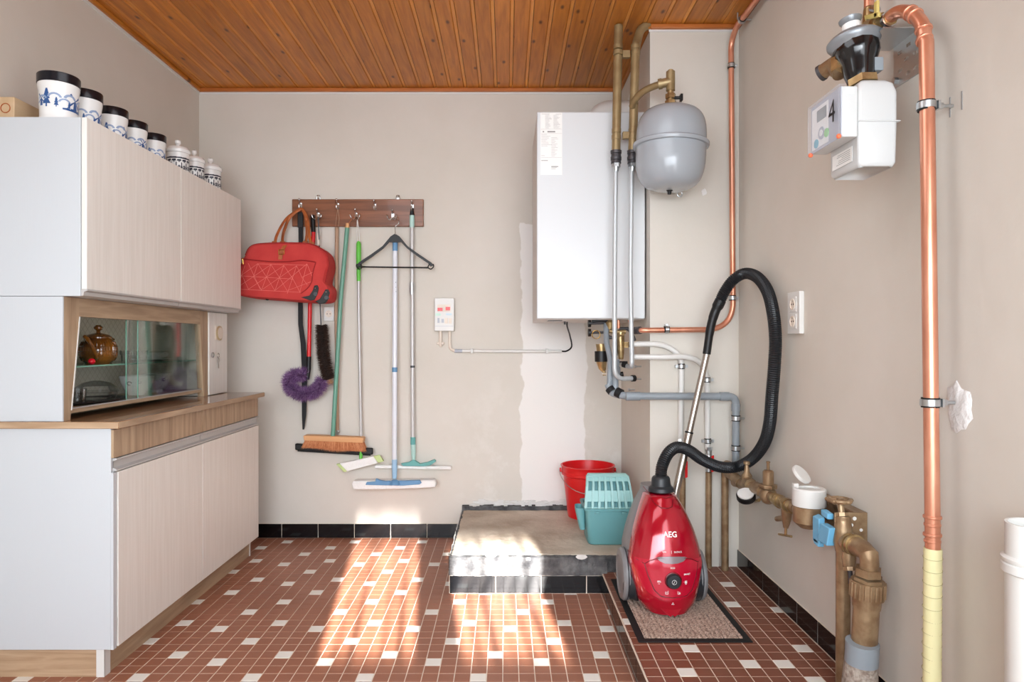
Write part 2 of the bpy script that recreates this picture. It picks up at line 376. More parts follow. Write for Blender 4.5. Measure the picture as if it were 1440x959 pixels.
# ---- floor
TT = .05566
fl = struct('floor', Geo().box(XL, SX, YR, YB, -.06, -.0012), M_grout)
fu = struct('floor_raised', Geo().box(SX+.004, XR, YR, BY, -.06, ZU-.0012), M_grout)
def tile_mesh(name, m, sx=TT-.0032, sy=TT-.0032, h=.0035):
    me = bpy.data.meshes.new(name); c = .0008; v = []
    for z, q in ((-.002, 0), (h-.0006, 0), (h, c)):
        v += [(q, q, z), (sx-q, q, z), (sx-q, sy-q, z), (q, sy-q, z)]
    f = [(8, 9, 10, 11)]+[(a+i, a+(i+1) % 4, a+4+(i+1) % 4, a+4+i) for a in (0, 4) for i in range(4)]
    me.from_pydata(v, [], f); me.materials.append(m); return me
WHITE = {13: 5, 1: 2, 2: 6, 4: 3, 6: 0, 7: 4, 9: 1, 11: 3}
def lower_white(c, k):
    kk = k % 14
    return kk in WHITE and (c-WHITE[kk]) % 7 == 0
UW = {(0, 0), (4, 1), (6, 1), (1, 3), (8, 3), (9, 9), (6, 10), (7, 14), (7, -1), (-2, 7), (2, 6), (-1, 12), (4, 9)}
MSH = {(a, b): tile_mesh('tile', m) for a, b, m in (('l', 0, M_brickt), ('l', 1, M_whitet), ('u', 0, M_darkt), ('u', 1, M_whitet))}
def lay(parent, cells, zt, key, whitef):
    base = BASE[parent.name]; cells.sort(key=lambda c: c[4]); rest = {0: Geo(), 1: Geo()}
    for i, (x0, x1, y0, y1, d, c, k) in enumerate(cells):
        wt = 1 if whitef(c, k) else 0; full = x1-x0 > TT-.0005 and y1-y0 > TT-.0005
        if i < 300:
            me = MSH[(key, wt)] if full else tile_mesh('tile', M_whitet if wt else (M_brickt if key == 'l' else M_darkt), x1-x0-.0032, y1-y0-.0032)
            o = bpy.data.objects.new('tile', me); scn.collection.objects.link(o); o.parent = parent
            o.location = V((x0+.0016, y0+.0016, zt-.0035+R.uniform(-.0003, .0002)))-base
        else: rest[wt].box(x0+.0016, x1-.0016, y0+.0016, y1-.0016, zt-.005, zt)
    for wt, g in rest.items():
        if g.f: mk('tile_field', g, M_whitet if wt else (M_brickt if key == 'l' else M_darkt), parent, kind='stuff', smooth=0)
cells = []
for k in range(-22, 30):
    for c in range(-34, 10):
        x0 = -.0124+c*TT; y0 = 2.3158+k*TT; x1 = min(x0+TT, SX); y1 = min(y0+TT, YB-.012)
        x0 = max(x0, XL)
        if x1-x0 < .008 or y1-y0 < .008: continue
        if x0 > -.26 and y0 > PY+.03: continue
        inview = y0 > 2.24 and (x0 > -1.41)
        sz = 1/(max(y0, .1))**2
        cells.append((x0, x1, y0, y1, (0 if inview else 100)-sz, c, k))
lay(fl, cells, 0, 'l', lower_white)
cells = []
for k in range(-18, 19):
    for c in range(-2, 10):
        x0 = max(.5526+c*TT, SX+.0005); y0 = 2.1106+k*TT; x1 = min(.5526+(c+1)*TT, XR-.01); y1 = min(y0+TT, BY)
        if x1-x0 < .006 or y1-y0 < .01: continue
        if y0 < -.2: continue
        cells.append((x0, x1, y0, y1, (0 if y0 > 2.0 else 100)-1/y0**2 if y0 > .2 else 200, c, k))
lay(fu, cells, ZU, 'u', lambda c, k: (c, k) in UW)
# ---- concrete step
def tiles_run(parent, a, b, z0, z1, n_hint, off, thick, nrm):
    """black glazed tiles along a line on a wall, each its own object"""
    a = V(a); b = V(b); L = (b-a).length; d = (b-a)/L; nrm = V(nrm); s = off
    cuts = [0.0]
    while s < L-.004:
        if s > .004: cuts.append(s)
        s += n_hint
    cuts.append(L)
    for c0, c1 in zip(cuts, cuts[1:]):
        g = Geo(); p = a+d*(c0+.002); q = a+d*(c1-.002)
        g.prism([p+V((0, 0, z0)), q+V((0, 0, z0)), q+V((0, 0, z1)), p+V((0, 0, z1))], nrm*thick)
        mk('tile', g, M_blackt, parent, bevel=.002)
pl = Geo()
pl.box(-.262, BX, PY+.02, YB, -.02, ZP-.008)
platform = struct('floor_platform', pl, M_tar, bevel=.006)
def rough_slab(x0, x1, y0, y1, z, h, nx, ny, jit, seedz=.003, mi=0):
    g = Geo(); vs_ = []
    for j in range(ny+1):
        for i in range(nx+1):
            e = (i in (0, nx)) or (j in (0, ny))
            vs_.append(V((x0+(x1-x0)*i/nx+(R.uniform(-jit, jit) if e else 0), y0+(y1-y0)*j/ny+(R.uniform(-jit, jit) if e else 0), z+h-(.004 if e else 0)+R.uniform(-seedz, seedz)*.5)))
    f = [(j*(nx+1)+i, j*(nx+1)+i+1, (j+1)*(nx+1)+i+1, (j+1)*(nx+1)+i) for j in range(ny) for i in range(nx)]
    g.add(vs_, f, mi)
    bd = [i for i in range(nx+1)]+[(j)*(nx+1)+nx for j in range(1, ny+1)]+[ny*(nx+1)+i for i in range(nx-1, -1, -1)]+[j*(nx+1) for j in range(ny-1, 0, -1)]
    o = len(g.v); g.v += [V((vs_[i].x, vs_[i].y, z)) for i in bd]
    for q in range(len(bd)):
        n2 = (q+1) % len(bd); g.f.append((bd[n2], bd[q], o+q, o+n2)); g.mi.append(mi)
    return g
mk('concrete_top', rough_slab(-.25, BX-.012, PY+.045, YB-.035, ZP-.012, .014, 40, 40, .004), M_conc, platform)
# raised tar strip against the wall and flaked plaster above it
g = Geo()
for i in range(46):
    x = -.26+i*.0205; g.box(x, x+.0203, YB-.03-R.uniform(0, .008), YB, ZP-.01, ZP+.012+R.uniform(0, .014))
mk('tar_strip', g, M_tar, platform, smooth=0, kind='stuff')
g = Geo()
for i in range(60):
    x = R.uniform(-.2, .42); z = ZP+R.uniform(.024, .05); s = R.uniform(.008, .03)
    pts = [V((x+s*1.6*math.cos(a*PI/3+R.uniform(-.3, .3))*R.uniform(.6, 1), YB-.001, z+s*.35*math.sin(a*PI/3)*R.uniform(.6, 1))) for a in range(6)]
    g.prism(pts, (0, -R.uniform(.003, .008), 0))
mk('plaster_flakes', g, M_chip, platform, smooth=0, kind='stuff')
g = rough_slab(-.262, SX+.02, PY, PY+.03, .083, ZP-.083, 60, 3, .003, .004)
mk('front_edge', g, M_tar, platform)
for px, py, s in ((691, 781, 9), (818, 783, 8), (743, 786, 5)):
    g = Geo(); c = P(px, py, PY-.0015); pts = [c+V((s*.0032*math.cos(a*PI/4)*R.uniform(.6, 1.1), 0, s*.0016*math.sin(a*PI/4)*R.uniform(.6, 1.1))) for a in range(8)]
    g.prism(pts, (0, -.003, 0)); mk('plaster_chip', g, M_chip, platform)
# worn white edges on the step's left side
g = Geo()
for i in range(70):
    t = R.random(); y = PY+t*(YB-PY-.03); z = R.choice([R.uniform(.15, .17), R.uniform(.02, .17)]) ; s = R.uniform(.004, .014)
    g.prism([V((-.262, y+s*math.cos(a*PI/3)*1.5, z+s*.6*math.sin(a*PI/3))) for a in range(6)], (-.002, 0, 0))
mk('plaster_flakes', g, M_chip, platform, smooth=0, kind='stuff')
tiles_run(platform, (-.262, PY+.02, 0), (SX, PY+.02, 0), .001, 0.081, .2085, .213, .018, (0, -1, 0))
g = Geo().box(-.262, SX, PY+.0035, PY+.02, .0, .0825); mk('grout_bed', g, M_grout, platform)
# riser of the raised floor
bs = struct('baseboard_step', Geo().box(SX-.002, SX+.004, YR, PY, -.01, ZU-.004), M_grout)
tiles_run(bs, (SX-.002, 1.2, 0), (SX-.002, PY, 0), .001, ZU-.006, .167, .05, .002, (-1, 0, 0))
mk('edge_strip', Geo().box(SX-.004, SX+.0006, 1.2, PY, ZU-.005, ZU-.0002), M_grout, bs)
bb = struct('baseboard_back', Geo().box(XL, -.262, YB-.006, YB, 0, .083), M_grout)
tiles_run(bb, (XL, YB-.006, 0), (-.262, YB-.006, 0), .001, .082, .214, .064, .008, (0, -1, 0))
br = struct('baseboard_right', Geo().box(XR-.006, XR, YR, BY, ZU, ZU+.08), M_grout)
tiles_run(br, (XR-.006, 1.3, 0), (XR-.006, BY, 0), ZU+.001, ZU+.081, .167, .034, .0022, (-1, 0, 0))
# ---- ceiling
ce = struct('ceiling', Geo().box(XL-.1, XR+.1, YR-.1, YB+.1, ZC+.022, ZC+.1), mat('dark_void', (60, 34, 18), .9))
PW = .0891; x = XL-.02
i = 0
while x < XR:
    x1 = min(x+PW, XR+.02); w0 = x1-x
    # profiled board: flat face, chamfered edge, recessed tongue
    ye = BY if x > BX-.02 else YB; g = Geo()
    if w0 > .03:
        g.prism([V((x+a, YR, ZC+b)) for a, b in [(.0015, .0025), (.004, 0), (w0-.020, 0), (w0-.016, .006), (w0-.016, .02), (.0015, .02)]], (0, ye-YR, 0), 0)
        g.prism([V((x+a, YR, ZC+b)) for a, b in [(w0-.0155, .0055), (w0-.001, .0035), (w0-.001, .02), (w0-.0155, .02)]], (0, ye-YR, 0), 1)
    else: g.box(x, x1, YR, ye, ZC, ZC+.02)
    mk('plank', g, [M_pine, M_pinel], ce, smooth=0); x = x1; i += 1
def trim(n, x0, x1, y0, y1, m=M_pinex):
    o = struct('trim_%d' % n, Geo().box(x0, x1, y0, y1, ZC-.021, ZC+.0), m, bevel=.004)
trim(1, XL, BX, YB-.022, YB); trim(2, XL, XL+.02, 0.2, YB-.022, M_pine); trim(3, BX-.02, BX, BY-.02, YB-.022, M_pine); trim(4, BX, XR, BY-.022, BY)
trim(5, XR-.02, XR, 0.2, BY-.022, M_pine)
g = Geo().box(XL, BX, YB-.005, YB, ZC-.031, ZC-.021); struct('trim_6', g, M_wp)
g = Geo().box(XL, XL+.008, .2, YB-.006, ZC-.033, ZC-.021); struct('trim_7', g, M_wp)
g = Geo().box(BX-.006, XR, BY-.005, BY, ZC-.031, ZC-.021); struct('trim_8', g, M_wp)
# ================================================================== CUPBOARD
CY0, CY1 = 2.275, 3.60; CM = 2.9375
lc = root('base_cabinet', 'white low cupboard with two doors and wooden drawer fronts on the tiled floor', 'cabinet', (-1.58, CM, 0))
mk('side_panel', Geo().box(XL+.005, -1.352, CY0, CY0+.018, .10, .857), M_white, lc, bevel=.0015)
mk('carcass', Geo().box(XL+.005, -1.362, CY0+.019, CY1, .10, .856), M_white, lc)
mk('edge_strip', Geo().box(-1.3515, -1.343, CY0, CY0+.018, .10, .705), M_white, lc)
mk('plinth', Geo().box(XL+.005, -1.387, CY0+.0195, CY1, 0, .10), M_oak, lc)
M_oakx = wood('oak_veneer_cross', (196, 168, 138), (160, 130, 100), 'x', 12, .4, rnd=False)
mk('plinth_end', Geo().box(XL+.005, -1.3872, CY0+.017, CY0+.019, 0, .0995), M_oakx, lc)
mk('gap_shade', Geo().box(-1.3618, -1.3612, CM-.01, CM+.01, .11, .70), mat('door_gap_shade', (70, 64, 60), .8), lc)  # dark strip paints the shade in the gap between the doors
mk('plinth_trim', Geo().box(-1.3868, -1.383, CY0+.016, CY0+.05, 0, .10).box(-1.41, -1.383, CY0+.014, CY0+.0178, 0, .10), M_wp, lc)
mk('plinth_trim', Geo().box(-1.3868, -1.383, CY1-.012, CY1, 0, .10), M_wp, lc)
for a, b in ((CY0+.012, CM-.002), (CM+.002, CY1)):
    d = mk('door', Geo().box(-1.361, -1.340, a+.012 if a < 2.5 else a, b, .102, .705), M_door, lc, bevel=.0015)
    g = Geo(); s = .0
    g.add([], []); g.prism([V((-1.361, a, .709)), V((-1.338, a, .709)), V((-1.338, a, .714)), V((-1.352, a, .72)), V((-1.352, a, .742)), V((-1.338, a, .748)), V((-1.338, a, .7525)), V((-1.361, a, .7525))], (0, b-a, 0))
    mk('handle', g, M_alu, d, label='aluminium grip profile')
    mk('drawer', Geo().box(-1.361, -1.343, a-.010 if a < 2.5 else a, b, .755, .852), M_oakz, lc, bevel=.001, label='brown wood grain drawer front')
wt = mk('worktop', Geo().box(XL+.004, -1.318, CY0-.012, CY1+.03, .857, .881), M_top, None, bevel=.0025)
mk('edge_band', Geo().box(XL+.004, -1.3195, CY0-.0128, CY0-.0121, .8585, .8795), M_oakx, wt); mk('edge_band', Geo().box(-1.3179, -1.3172, CY0-.01, CY1+.028, .8585, .8795), M_oak, wt)
tag(wt, 'dark glossy wood worktop lying on the white base cupboard', 'worktop')
# display section
dc = root('display_cabinet', 'oak framed glass display cabinet standing on the wooden worktop', 'cabinet', (-1.66, CM, .881))
FX = -1.516; z0, z1 = .8815, 1.3085
mk('side_panel', Geo().box(XL+.006, FX, CY0, CY0+.006, z0, z1), M_white, dc)
# left and right stiles with slanted inner edges, header, sill
g = Geo().prism([V((FX, CY0+.0065, z0)), V((FX, 2.315, z0)), V((FX, 2.362, 1.243)), V((FX, 2.362, z1)), V((FX, CY0+.0065, z1))], (-.03, 0, 0)); mk('stile', g, M_oakz, dc)
g = Geo().prism([V((FX, 3.335, z0)), V((FX, 3.380, z0)), V((FX, 3.380, z1)), V((FX, 3.295, z1)), V((FX, 3.295, 1.243))], (-.03, 0, 0)); mk('stile', g, M_oakz, dc)
mk('header', Geo().box(FX-.03, FX-.0006, 2.3625, 3.2945, 1.243, z1), M_oak, dc)
mk('sill', Geo().box(FX-.25, FX-.008, 2.32, 3.33, .903, .917), M_oak, dc)
mk('white_edge', Geo().prism([V((FX-.0005, 2.3175, .915)), V((FX-.0005, 2.3215, .915)), V((FX-.0005, 2.3665, 1.242)), V((FX-.0005, 2.3625, 1.242))], (.003, 0, 0)), M_wp, dc)
g = Geo().box(XL+.008, XL+.012, 2.3, 3.37, z0+.002, z1-.01).box(XL+.012, FX-.032, 3.345, 3.372, z0+.002, z1-.01).box(XL+.012, FX-.032, CY0+.019, CY0+.03, z0+.002, z1-.01).box(XL+.012, FX-.031, 2.31, 3.345, z1-.012, z1-.004)
mk('lining', g, M_inner, dc)
g = Geo()      # diamond lattice paper on the inside back
yy = 2.0
while yy < 3.75:
    for sgn in (1, -1):
        ya, yb = yy, yy+sgn*.37; za, zb = .92, 1.29
        # clip to the lining
        def cl(y0_, z0_, y1_, z1_):
            lo_, hi_ = 2.32, 3.34; t0, t1 = 0.0, 1.0
            dy = y1_-y0_
            for lim, sg in ((lo_, 1), (hi_, -1)):
                a_ = sg*(y0_-lim); b_ = sg*dy
                if abs(b_) < 1e-9:
                    if a_ < 0: return None
                elif b_ > 0: t0 = max(t0, -a_/b_)
                else: t1 = min(t1, -a_/b_)
            return None if t0 >= t1 else (y0_+dy*t0, z0_+(z1_-z0_)*t0, y0_+dy*t1, z0_+(z1_-z0_)*t1)
        c_ = cl(ya, za, yb, zb)
        if c_:
            a = V((XL+.0125, c_[0], c_[1])); b = V((XL+.0125, c_[2], c_[3])); n_ = V((0, .0009, .0009*(-sgn)))
            g.prism([a-n_, b-n_, b+n_, a+n_], (.0005, 0, 0))
    yy += .034
mk('lattice_paper', g, M_lattice, dc, smooth=0, kind='stuff')
mk('glass_shelf', Geo().box(XL+.014, FX-.035, 2.345, 3.343, 1.060, 1.066), M_paneedge, dc, label='green tinted glass shelf')
for y0, y1, dx in ((2.69, 3.20, -.018), (2.76, 3.305, -.010)):
    p = mk('glass_pane', Geo().box(FX+dx-.003, FX+dx, y0, y1, .9175, 1.262), M_pane, dc, label='sliding clear glass pane')
    mk('pane_edge', Geo().box(FX+dx-.0035, FX+dx+.0005, y0-.002, y0-.0002, .918, 1.243), M_paneedge, p)
mk('runner', Geo().box(FX-.022, FX-.006, 2.325, 3.33, .9175, .921), M_alu, dc)
# key compartment
kd = mk('door', Geo().box(FX-.01, FX+.006, 3.384, CY1, z0+.003, z1-.002), M_door, dc, bevel=.001, label='narrow white door with dial and key')
mk('box_side', Geo().box(XL+.006, FX-.0105, 3.382, CY1, z0, z1), M_white, dc)
KX = FX+.006
def kp(px, py): return XW(px, py, KX)
c = kp(307.5, 468.5); g = Geo(); g.box(KX, KX+.003, c.y-.042, c.y+.036, c.z-.037, c.z+.037); mk('plate', g, M_wpb, kd)
g = Geo().lathe(c, [(.038, .003), (.038, .007), (.034, .009), (.001, .009)], (1, 0, 0)); dl = mk('dial', g, mat('dial_gold', (196, 176, 140), .3, .5), kd, label='round cream dial'); mk('face', Geo().lathe(c+V((.0092, 0, 0)), [(.030, 0), (.030, .0006), (.001, .0006)], (1, 0, 0)).box(c.x+.0098, c.x+.0104, c.y-.001, c.y+.001, c.z-.018, c.z+.02), M_wpb, kd)
# dial face kept on the 2nd level below the door
c = kp(298.5, 499); g = Geo().lathe(c, [(.014, 0), (.014, .006), (.009, .009), (.001, .009)], (1, 0, 0), 16); mk('lock', g, M_chrome, kd)
c = kp(305.5, 500); g = Geo().ring(c+V((.006, 0, 0)), (1, .1, 0), .013, .0016); g.prism([c+V((.006, -.006, -.014)), c+V((.006, .01, -.014)), c+V((.006, .012, -.03)), c+V((.006, .004, -.034)), c+V((.006, .005, -.062)), c+V((.006, 0, -.068)), c+V((.006, -.003, -.06)), c+V((.006, -.003, -.034)), c+V((.006, -.008, -.03))], (.002, 0, 0))
mk('key', g, M_steel, kd, label='small hanging key on a ring')
# upper cabinet
UX = -1.4355; uz0, uz1 = 1.310, 1.922
M_shade = mat('door_gap_shade', (70, 64, 60), .8)  # dark colour standing in for shade between the doors
uc = root('wall_cabinet', 'white upper cupboard with two pale doors above the glass display section', 'cabinet', (-1.62, CM, uz0))
mk('side_panel', Geo().box(XL+.006, UX-.02, CY0, CY0+.018, uz0, uz1), M_white, uc, bevel=.001)
mk('carcass', Geo().box(XL+.006, UX-.021, CY0+.0185, CY1, uz0, uz1-.001), M_white, uc)
mk('gap_shade', Geo().box(UX-.021, UX-.0195, CM-.01, CM+.01, uz0+.02, uz1-.004), M_shade, uc)  # shade between the upper doors, painted as a dark strip
for a, b in ((CY0+.003, CM-.0022), (CM+.0022, CY1)):
    d = mk('door', Geo().box(UX-.0185, UX, a, b, uz0+.024, uz1), M_door, uc, bevel=.0012)
    g = Geo().prism([V((UX-.0195, a, uz0+.0235)), V((UX+.002, a, uz0+.0235)), V((UX+.002, a, uz0+.019)), V((UX-.010, a, uz0+.014)), V((UX-.012, a, uz0+.002)), V((UX-.0195, a, uz0+.0)),], (0, b-a, 0))
    mk('handle', g, M_alu, d, label='pale grip profile under the door')
# ---- jars on top
def jar_surface(prof, h):
    for (r0, h0), (r1, h1) in zip(prof, prof[1:]):
        if h0 <= h <= h1: return r0+(r1-r0)*((h-h0)/max(1e-6, h1-h0))
    return prof[-1][0]
def wrap(c, prof, polys, phi0, off=.0006):
    g = Geo()
    for poly in polys:
        # subdivide edges and fan from centre
        n = len(poly); cu = sum(p[0] for p in poly)/n; cv = sum(p[1] for p in poly)/n; pts = []
        for i in range(n):
            a, b = poly[i], poly[(i+1) % n]
            for t in (0, .5): pts.append((a[0]+(b[0]-a[0])*t, a[1]+(b[1]-a[1])*t))
        vs_ = []
        for u, v_ in [(cu, cv)]+pts:
            r = jar_surface(prof, v_)+off; an = phi0+u/r; vs_.append(c+V((math.cos(an)*r, math.sin(an)*r, v_)))
        m = len(pts); g.add(vs_, [(0, 1+i, 1+(i+1) % m) for i in range(m)])
    return g
def windmill(u, v_, s):
    P_ = [[(u-.25*s, v_), (u+.25*s, v_), (u+.14*s, v_+s*.9), (u-.14*s, v_+s*.9)]]
    for a in (40, 130, 220, 310):
        a = math.radians(a); dx, dy = math.cos(a)*s*.85, math.sin(a)*s*.85; nx, ny = -dy*.13, dx*.13
        P_.append([(u+nx*.3, v_+s*.95+ny*.3), (u-nx*.3, v_+s*.95-ny*.3), (u+dx-nx, v_+s*.95+dy-ny), (u+dx+nx, v_+s*.95+dy+ny)])
    return P_
def tree(u, v_, s): return [[(u-s*.05, v_), (u+s*.05, v_), (u+s*.05, v_+s*.4), (u-s*.05, v_+s*.4)]]+[[(u-s*q, v_+s*h_), (u+s*q, v_+s*h_), (u+s*q*.35, v_+s*(h_+.35)), (u-s*q*.35, v_+s*(h_+.35))] for q, h_ in ((.26, .2), (.22, .5), (.15, .8))]
def arc(u, v_, r0, wd, a0=10, a1=170, n=8):
    a_ = [math.radians(a0+(a1-a0)*i/n) for i in range(n+1)]
    return [[(u+r0*math.cos(a_[i]), v_+r0*.8*math.sin(a_[i])), (u+r0*math.cos(a_[i+1]), v_+r0*.8*math.sin(a_[i+1])), (u+(r0-wd)*math.cos(a_[i+1]), v_+(r0-wd)*.8*math.sin(a_[i+1])), (u+(r0-wd)*math.cos(a_[i]), v_+(r0-wd)*.8*math.sin(a_[i]))] for i in range(n)]
def ground(u0, u1, v_, s): return [[(u0+(u1-u0)*i/5, v_-s*.2), (u0+(u1-u0)*(i+1)/5, v_-s*.2), (u0+(u1-u0)*(i+1)/5, v_+s*R.uniform(.1, .5)), (u0+(u1-u0)*i/5, v_+s*R.uniform(.1, .5))] for i in range(5)]
jars = [(2.358, .0625, .168), (2.505, .0555, .168), (2.680, .0535, .165), (2.835, .0495, .163), (2.995, .0475, .160)]
jl = ['white jar with black lid and blue landscape print, largest, nearest on the upper cupboard',
      'white black-lidded jar, second nearest on the upper cupboard, blue cloud print',
      'white black-lidded jar in the middle of five, blue windmill facing forward',
      'white black-lidded jar, fourth from the near end of the upper cupboard',
      'smallest and farthest of the five black-lidded blue and white jars']
JX = -1.585
for (y, r, h), lb in zip(jars, jl):
    c = V((JX, y, uz1)); jr = root('jar', lb, 'jar', c, 'blue and white storage jars on the upper cupboard')
    prof = [(r*.97, 0), (r*.97, h*.06), (r*.93, h*.1), (r*.93, h*.16), (r*.96, h*.45), (r*.97, h*.62), (r*1.03, h*.74), (r*1.03, h*.80)]
    b = mk('body', Geo().lathe(c, prof, n=40), M_porc, jr)
    mk('lid', Geo().lathe(c, [(r*1.03, h*.80), (r*1.06, h*.81), (r*1.06, h*.985), (r*1.03, h), (.001, h)], n=40), M_lid, jr, label='glossy black lid')
    f = math.atan2(-y, -JX)+.25; s = r/.06*1.25
    pr = windmill(.026*s, .046, .026*s)+windmill(-.062*s, .05, .020*s)+tree(-.046*s, .045, .042*s)+tree(-.022*s, .046, .022*s)+tree(.008*s, .045, .016*s)+ground(-.008*s, .045*s, .043, .014)+tree(.052*s, .045, .03*s)
    mk('blue_print', wrap(c, prof, pr, f+.12*R.uniform(-1, 3)), M_bprint, b)
    pr = arc(-.022*s, .076, .018*s, .008)+arc(.002*s, .062, .016*s, .007)+arc(.05*s, .066, .018*s, .008)+arc(.016*s, .078, .018*s, .009)+arc(-.055*s, .07, .016*s, .007)
    mk('pale_print', wrap(c, prof, pr, f), M_bprint2, b)
cans = [(3.172, .050, .155), (3.338, .047, .155), (3.520, .053, .163)]
cl_ = ['white lidded canister with dark ornament, nearest of the three knobbed ones', 'smallest knobbed white canister, in the middle of the three', 'white knobbed canister with black butterfly at the far end of the upper cupboard']
for (y, r, h), lb in zip(cans, cl_):
    c = V((JX+.020, y, uz1)); jr = root('canister', lb, 'jar', c, 'knobbed canisters on the upper cupboard')
    prof = [(r, 0), (r, h*.7), (r*1.0, h*.82)]
    b = mk('body', Geo().lathe(c, prof, n=36), M_porc, jr)
    ld = mk('lid', Geo().lathe(c, [(r*1.05, h*.825), (r*1.09, h*.85), (r*1.09, h*.92), (r*.9, h*1.0), (r*.3, h*1.05), (.001, h*1.05)], n=36), M_porc, jr)
    mk('knob', Geo().lathe(c, [(r*.2, h*1.045), (r*.14, h*1.09), (r*.28, h*1.14), (r*.27, h*1.22), (.001, h*1.26)], n=18), M_porc, ld)
    f = math.atan2(-y, -JX); pr = []
    for k in range(-4, 5):
        u = k*r*.46; pr += windmill(u, h*.5, h*.05)+[[(u-r*.23, h*.62), (u+r*.23, h*.62), (u+r*.23, h*.67), (u-r*.23, h*.66)]]+ arc(u, h*.35, r*.2, r*.06, 0, 180, 5)+arc(u, h*.35, r*.2, r*.06, 180, 360, 5)+[[(u-r*.07, h*.3), (u+r*.07, h*.3), (u+r*.04, h*.42), (u-r*.04, h*.42)]]
        pr += [[(u-r*.21, h*.08), (u+r*.16, h*.08), (u+r*.1, h*.15), (u-r*.15, h*.17)], [(u-r*.21, h*.54), (u+r*.19, h*.54), (u+r*.16, h*.60), (u-r*.15, h*.59)], [(u+r*.17, h*.2), (u+r*.25, h*.2), (u+r*.25, h*.5), (u+r*.17, h*.5)]]
    mk('black_print', wrap(c, prof, pr, f+.1), M_kprint, b)
# two wooden boxes at the near end, beyond the biggest jar
for (x, y, z, L, wd, ht, a, lb) in ((-1.738, 2.43, uz1, .24, .060, .082, .0, 'pale wooden box with round stamp lying left of the jars'),):
    g = Geo().box(x-wd/2, x+wd/2, y-L/2, y+L/2, z, z+ht); o = tag(mk('wooden_box', g, M_box, None, bevel=.002), lb, 'box')
    if wd > .04:
        g = Geo().ring((x, y-L/2-.0005, z+ht*.52), (0, 1, 0), .016, .0018, 20, 6); mk('stamp', g, M_tan, o)
# ---- display contents
def at_shelf(px, X): return X*F/(px-CX)
tp = root('teapot', 'brown glazed teapot on the glass shelf of the display cabinet', 'teapot', (-1.655, 2.70, 1.066))
c = V((-1.655, 2.70, 1.066)); r = .066
prof = [(r*.70, 0), (r*.74, .004), (r*.96, .018), (r*1.04, .042), (r*1.0, .070), (r*.84, .092), (r*.72, .100), (r*.70, .104)]
b = mk('body', Geo().lathe(c, prof, n=36), M_teapot, tp)
g = Geo()
for k in range(40):
    a = 2*PI*k/40; g.tube([c+V((math.cos(a)*jar_surface(prof, h_)*1.0, math.sin(a)*jar_surface(prof, h_)*1.0, h_)) for h_ in (.012, .03, .05, .07, .088)], .0022, 5)
for k, h_ in enumerate((.03, .05, .07)): g.ring(c+V((0, 0, h_)), (0, 0, 1), jar_surface(prof, h_)+.0005, .002, 36, 6)
mk('ribbing', g, M_teapot, b, kind='stuff')
ld = mk('lid', Geo().lathe(c, [(r*.76, .102), (r*.76, .107), (r*.6, .116), (r*.2, .124), (.001, .125)], n=30), M_teapot, tp)
mk('knob', Geo().lathe(c, [(r*.13, .122), (r*.1, .132), (r*.24, .14), (r*.25, .148), (r*.12, .156), (.001, .157)], n=18), M_teapot, ld)
mk('handle', Geo().tube(spline([c+V((.015, -.052, .018)), c+V((.045, -.085, .03)), c+V((.04, -.118, .085)), c+V((.02, -.118, .108)), c+V((.0, -.07, .088))], 6), .0075, 10), M_teapot, tp)
mk('spout', Geo().tube(spline([c+V((-.0, .055, .035)), c+V((0, .080, .055)), c+V((0, .088, .085)), c+V((0, .098, .1))], 6), [.016]*6+[.012]*6+[.009]*7, 12), M_teapot, tp)
o = mk('red_fruit_charm', Geo().ball((-1.585, 2.545, 1.0785), .0125, 14, (1, 1.1, .95)), mat('glossy_red', (220, 20, 40), .15)); tag(o, 'small glossy red ball left of the teapot', 'ornament')
for k, (x, y) in enumerate(((-1.60, 2.845), (-1.66, 2.90), (-1.60, 2.93))):
    rt = Geo().lathe((x, y, 1.066), [(.016, 0), (.018, .03), (.022, .034), (.023, .05), (.021, .05), (.019, .034), (.014, .004), (.001, .004)], n=16)
    tag(mk('small_glass', rt, M_cup), ['small cut glass nearest the teapot spout', 'small cut glass at the back beyond the teapot', 'small cut glass farthest from the teapot'][k], 'glass', 'small glasses on the glass shelf')
bd = root('butter_dish', 'white angular porcelain dish on a saucer behind the sliding glass', 'dish', (-1.65, 3.13, 1.066))
mk('saucer', Geo().lathe((-1.65, 3.10, 1.066), [(.04, 0), (.085, .008), (.083, .011), (.04, .004), (.001, .004)], n=28), M_porc, bd)
mk('dish', Geo().prism([V((-1.60, 3.06, 1.074)), V((-1.70, 3.06, 1.074)), V((-1.69, 3.08, 1.105)), V((-1.61, 3.08, 1.105))], (0, .11, .006)), M_porc, bd, bevel=.008)
for k, (x, y, lb) in enumerate(((-1.64, 2.955, 'white porcelain bowl with dark curl print, nearer one'), (-1.645, 3.135, 'white footed porcelain cup with dark mark, farther one'))):
    cu = root('bowl', lb+' on the cabinet bottom', 'bowl', (x, y, .918))
    c = V((x, y, .918)); pf = [(.030, 0), (.034, .005), (.05, .022), (.066, .06), (.070, .086)]
    if k: pf = [(.028, 0), (.024, .012), (.04, .025), (.056, .055), (.062, .088)]
    full = pf+[(pf[-1][0]-.003, pf[-1][1])]+[(a-.004, max(.012, b_)) for a, b_ in pf[::-1][1:-1]]+[(.001, .012)]
    b = mk('body', Geo().lathe(c, full, n=32), M_porc, cu); f = math.atan2(-y, -x)
    mk('mark', wrap(c, pf, arc(-.03, .055, .012, .005, 0, 300)+arc(.01, .06, .01, .004, 100, 400) if not k else arc(.03, .06, .01, .006, 0, 330), f), M_kprint, b)
tr = tag(mk('tray', Geo().lathe((-1.655, 2.60, .918), [(.10, 0), (.13, .008), (.128, .011), (.098, .004), (.001, .004)], n=36, sx=1.6), M_black), 'black oval tray on the cabinet bottom', 'tray')
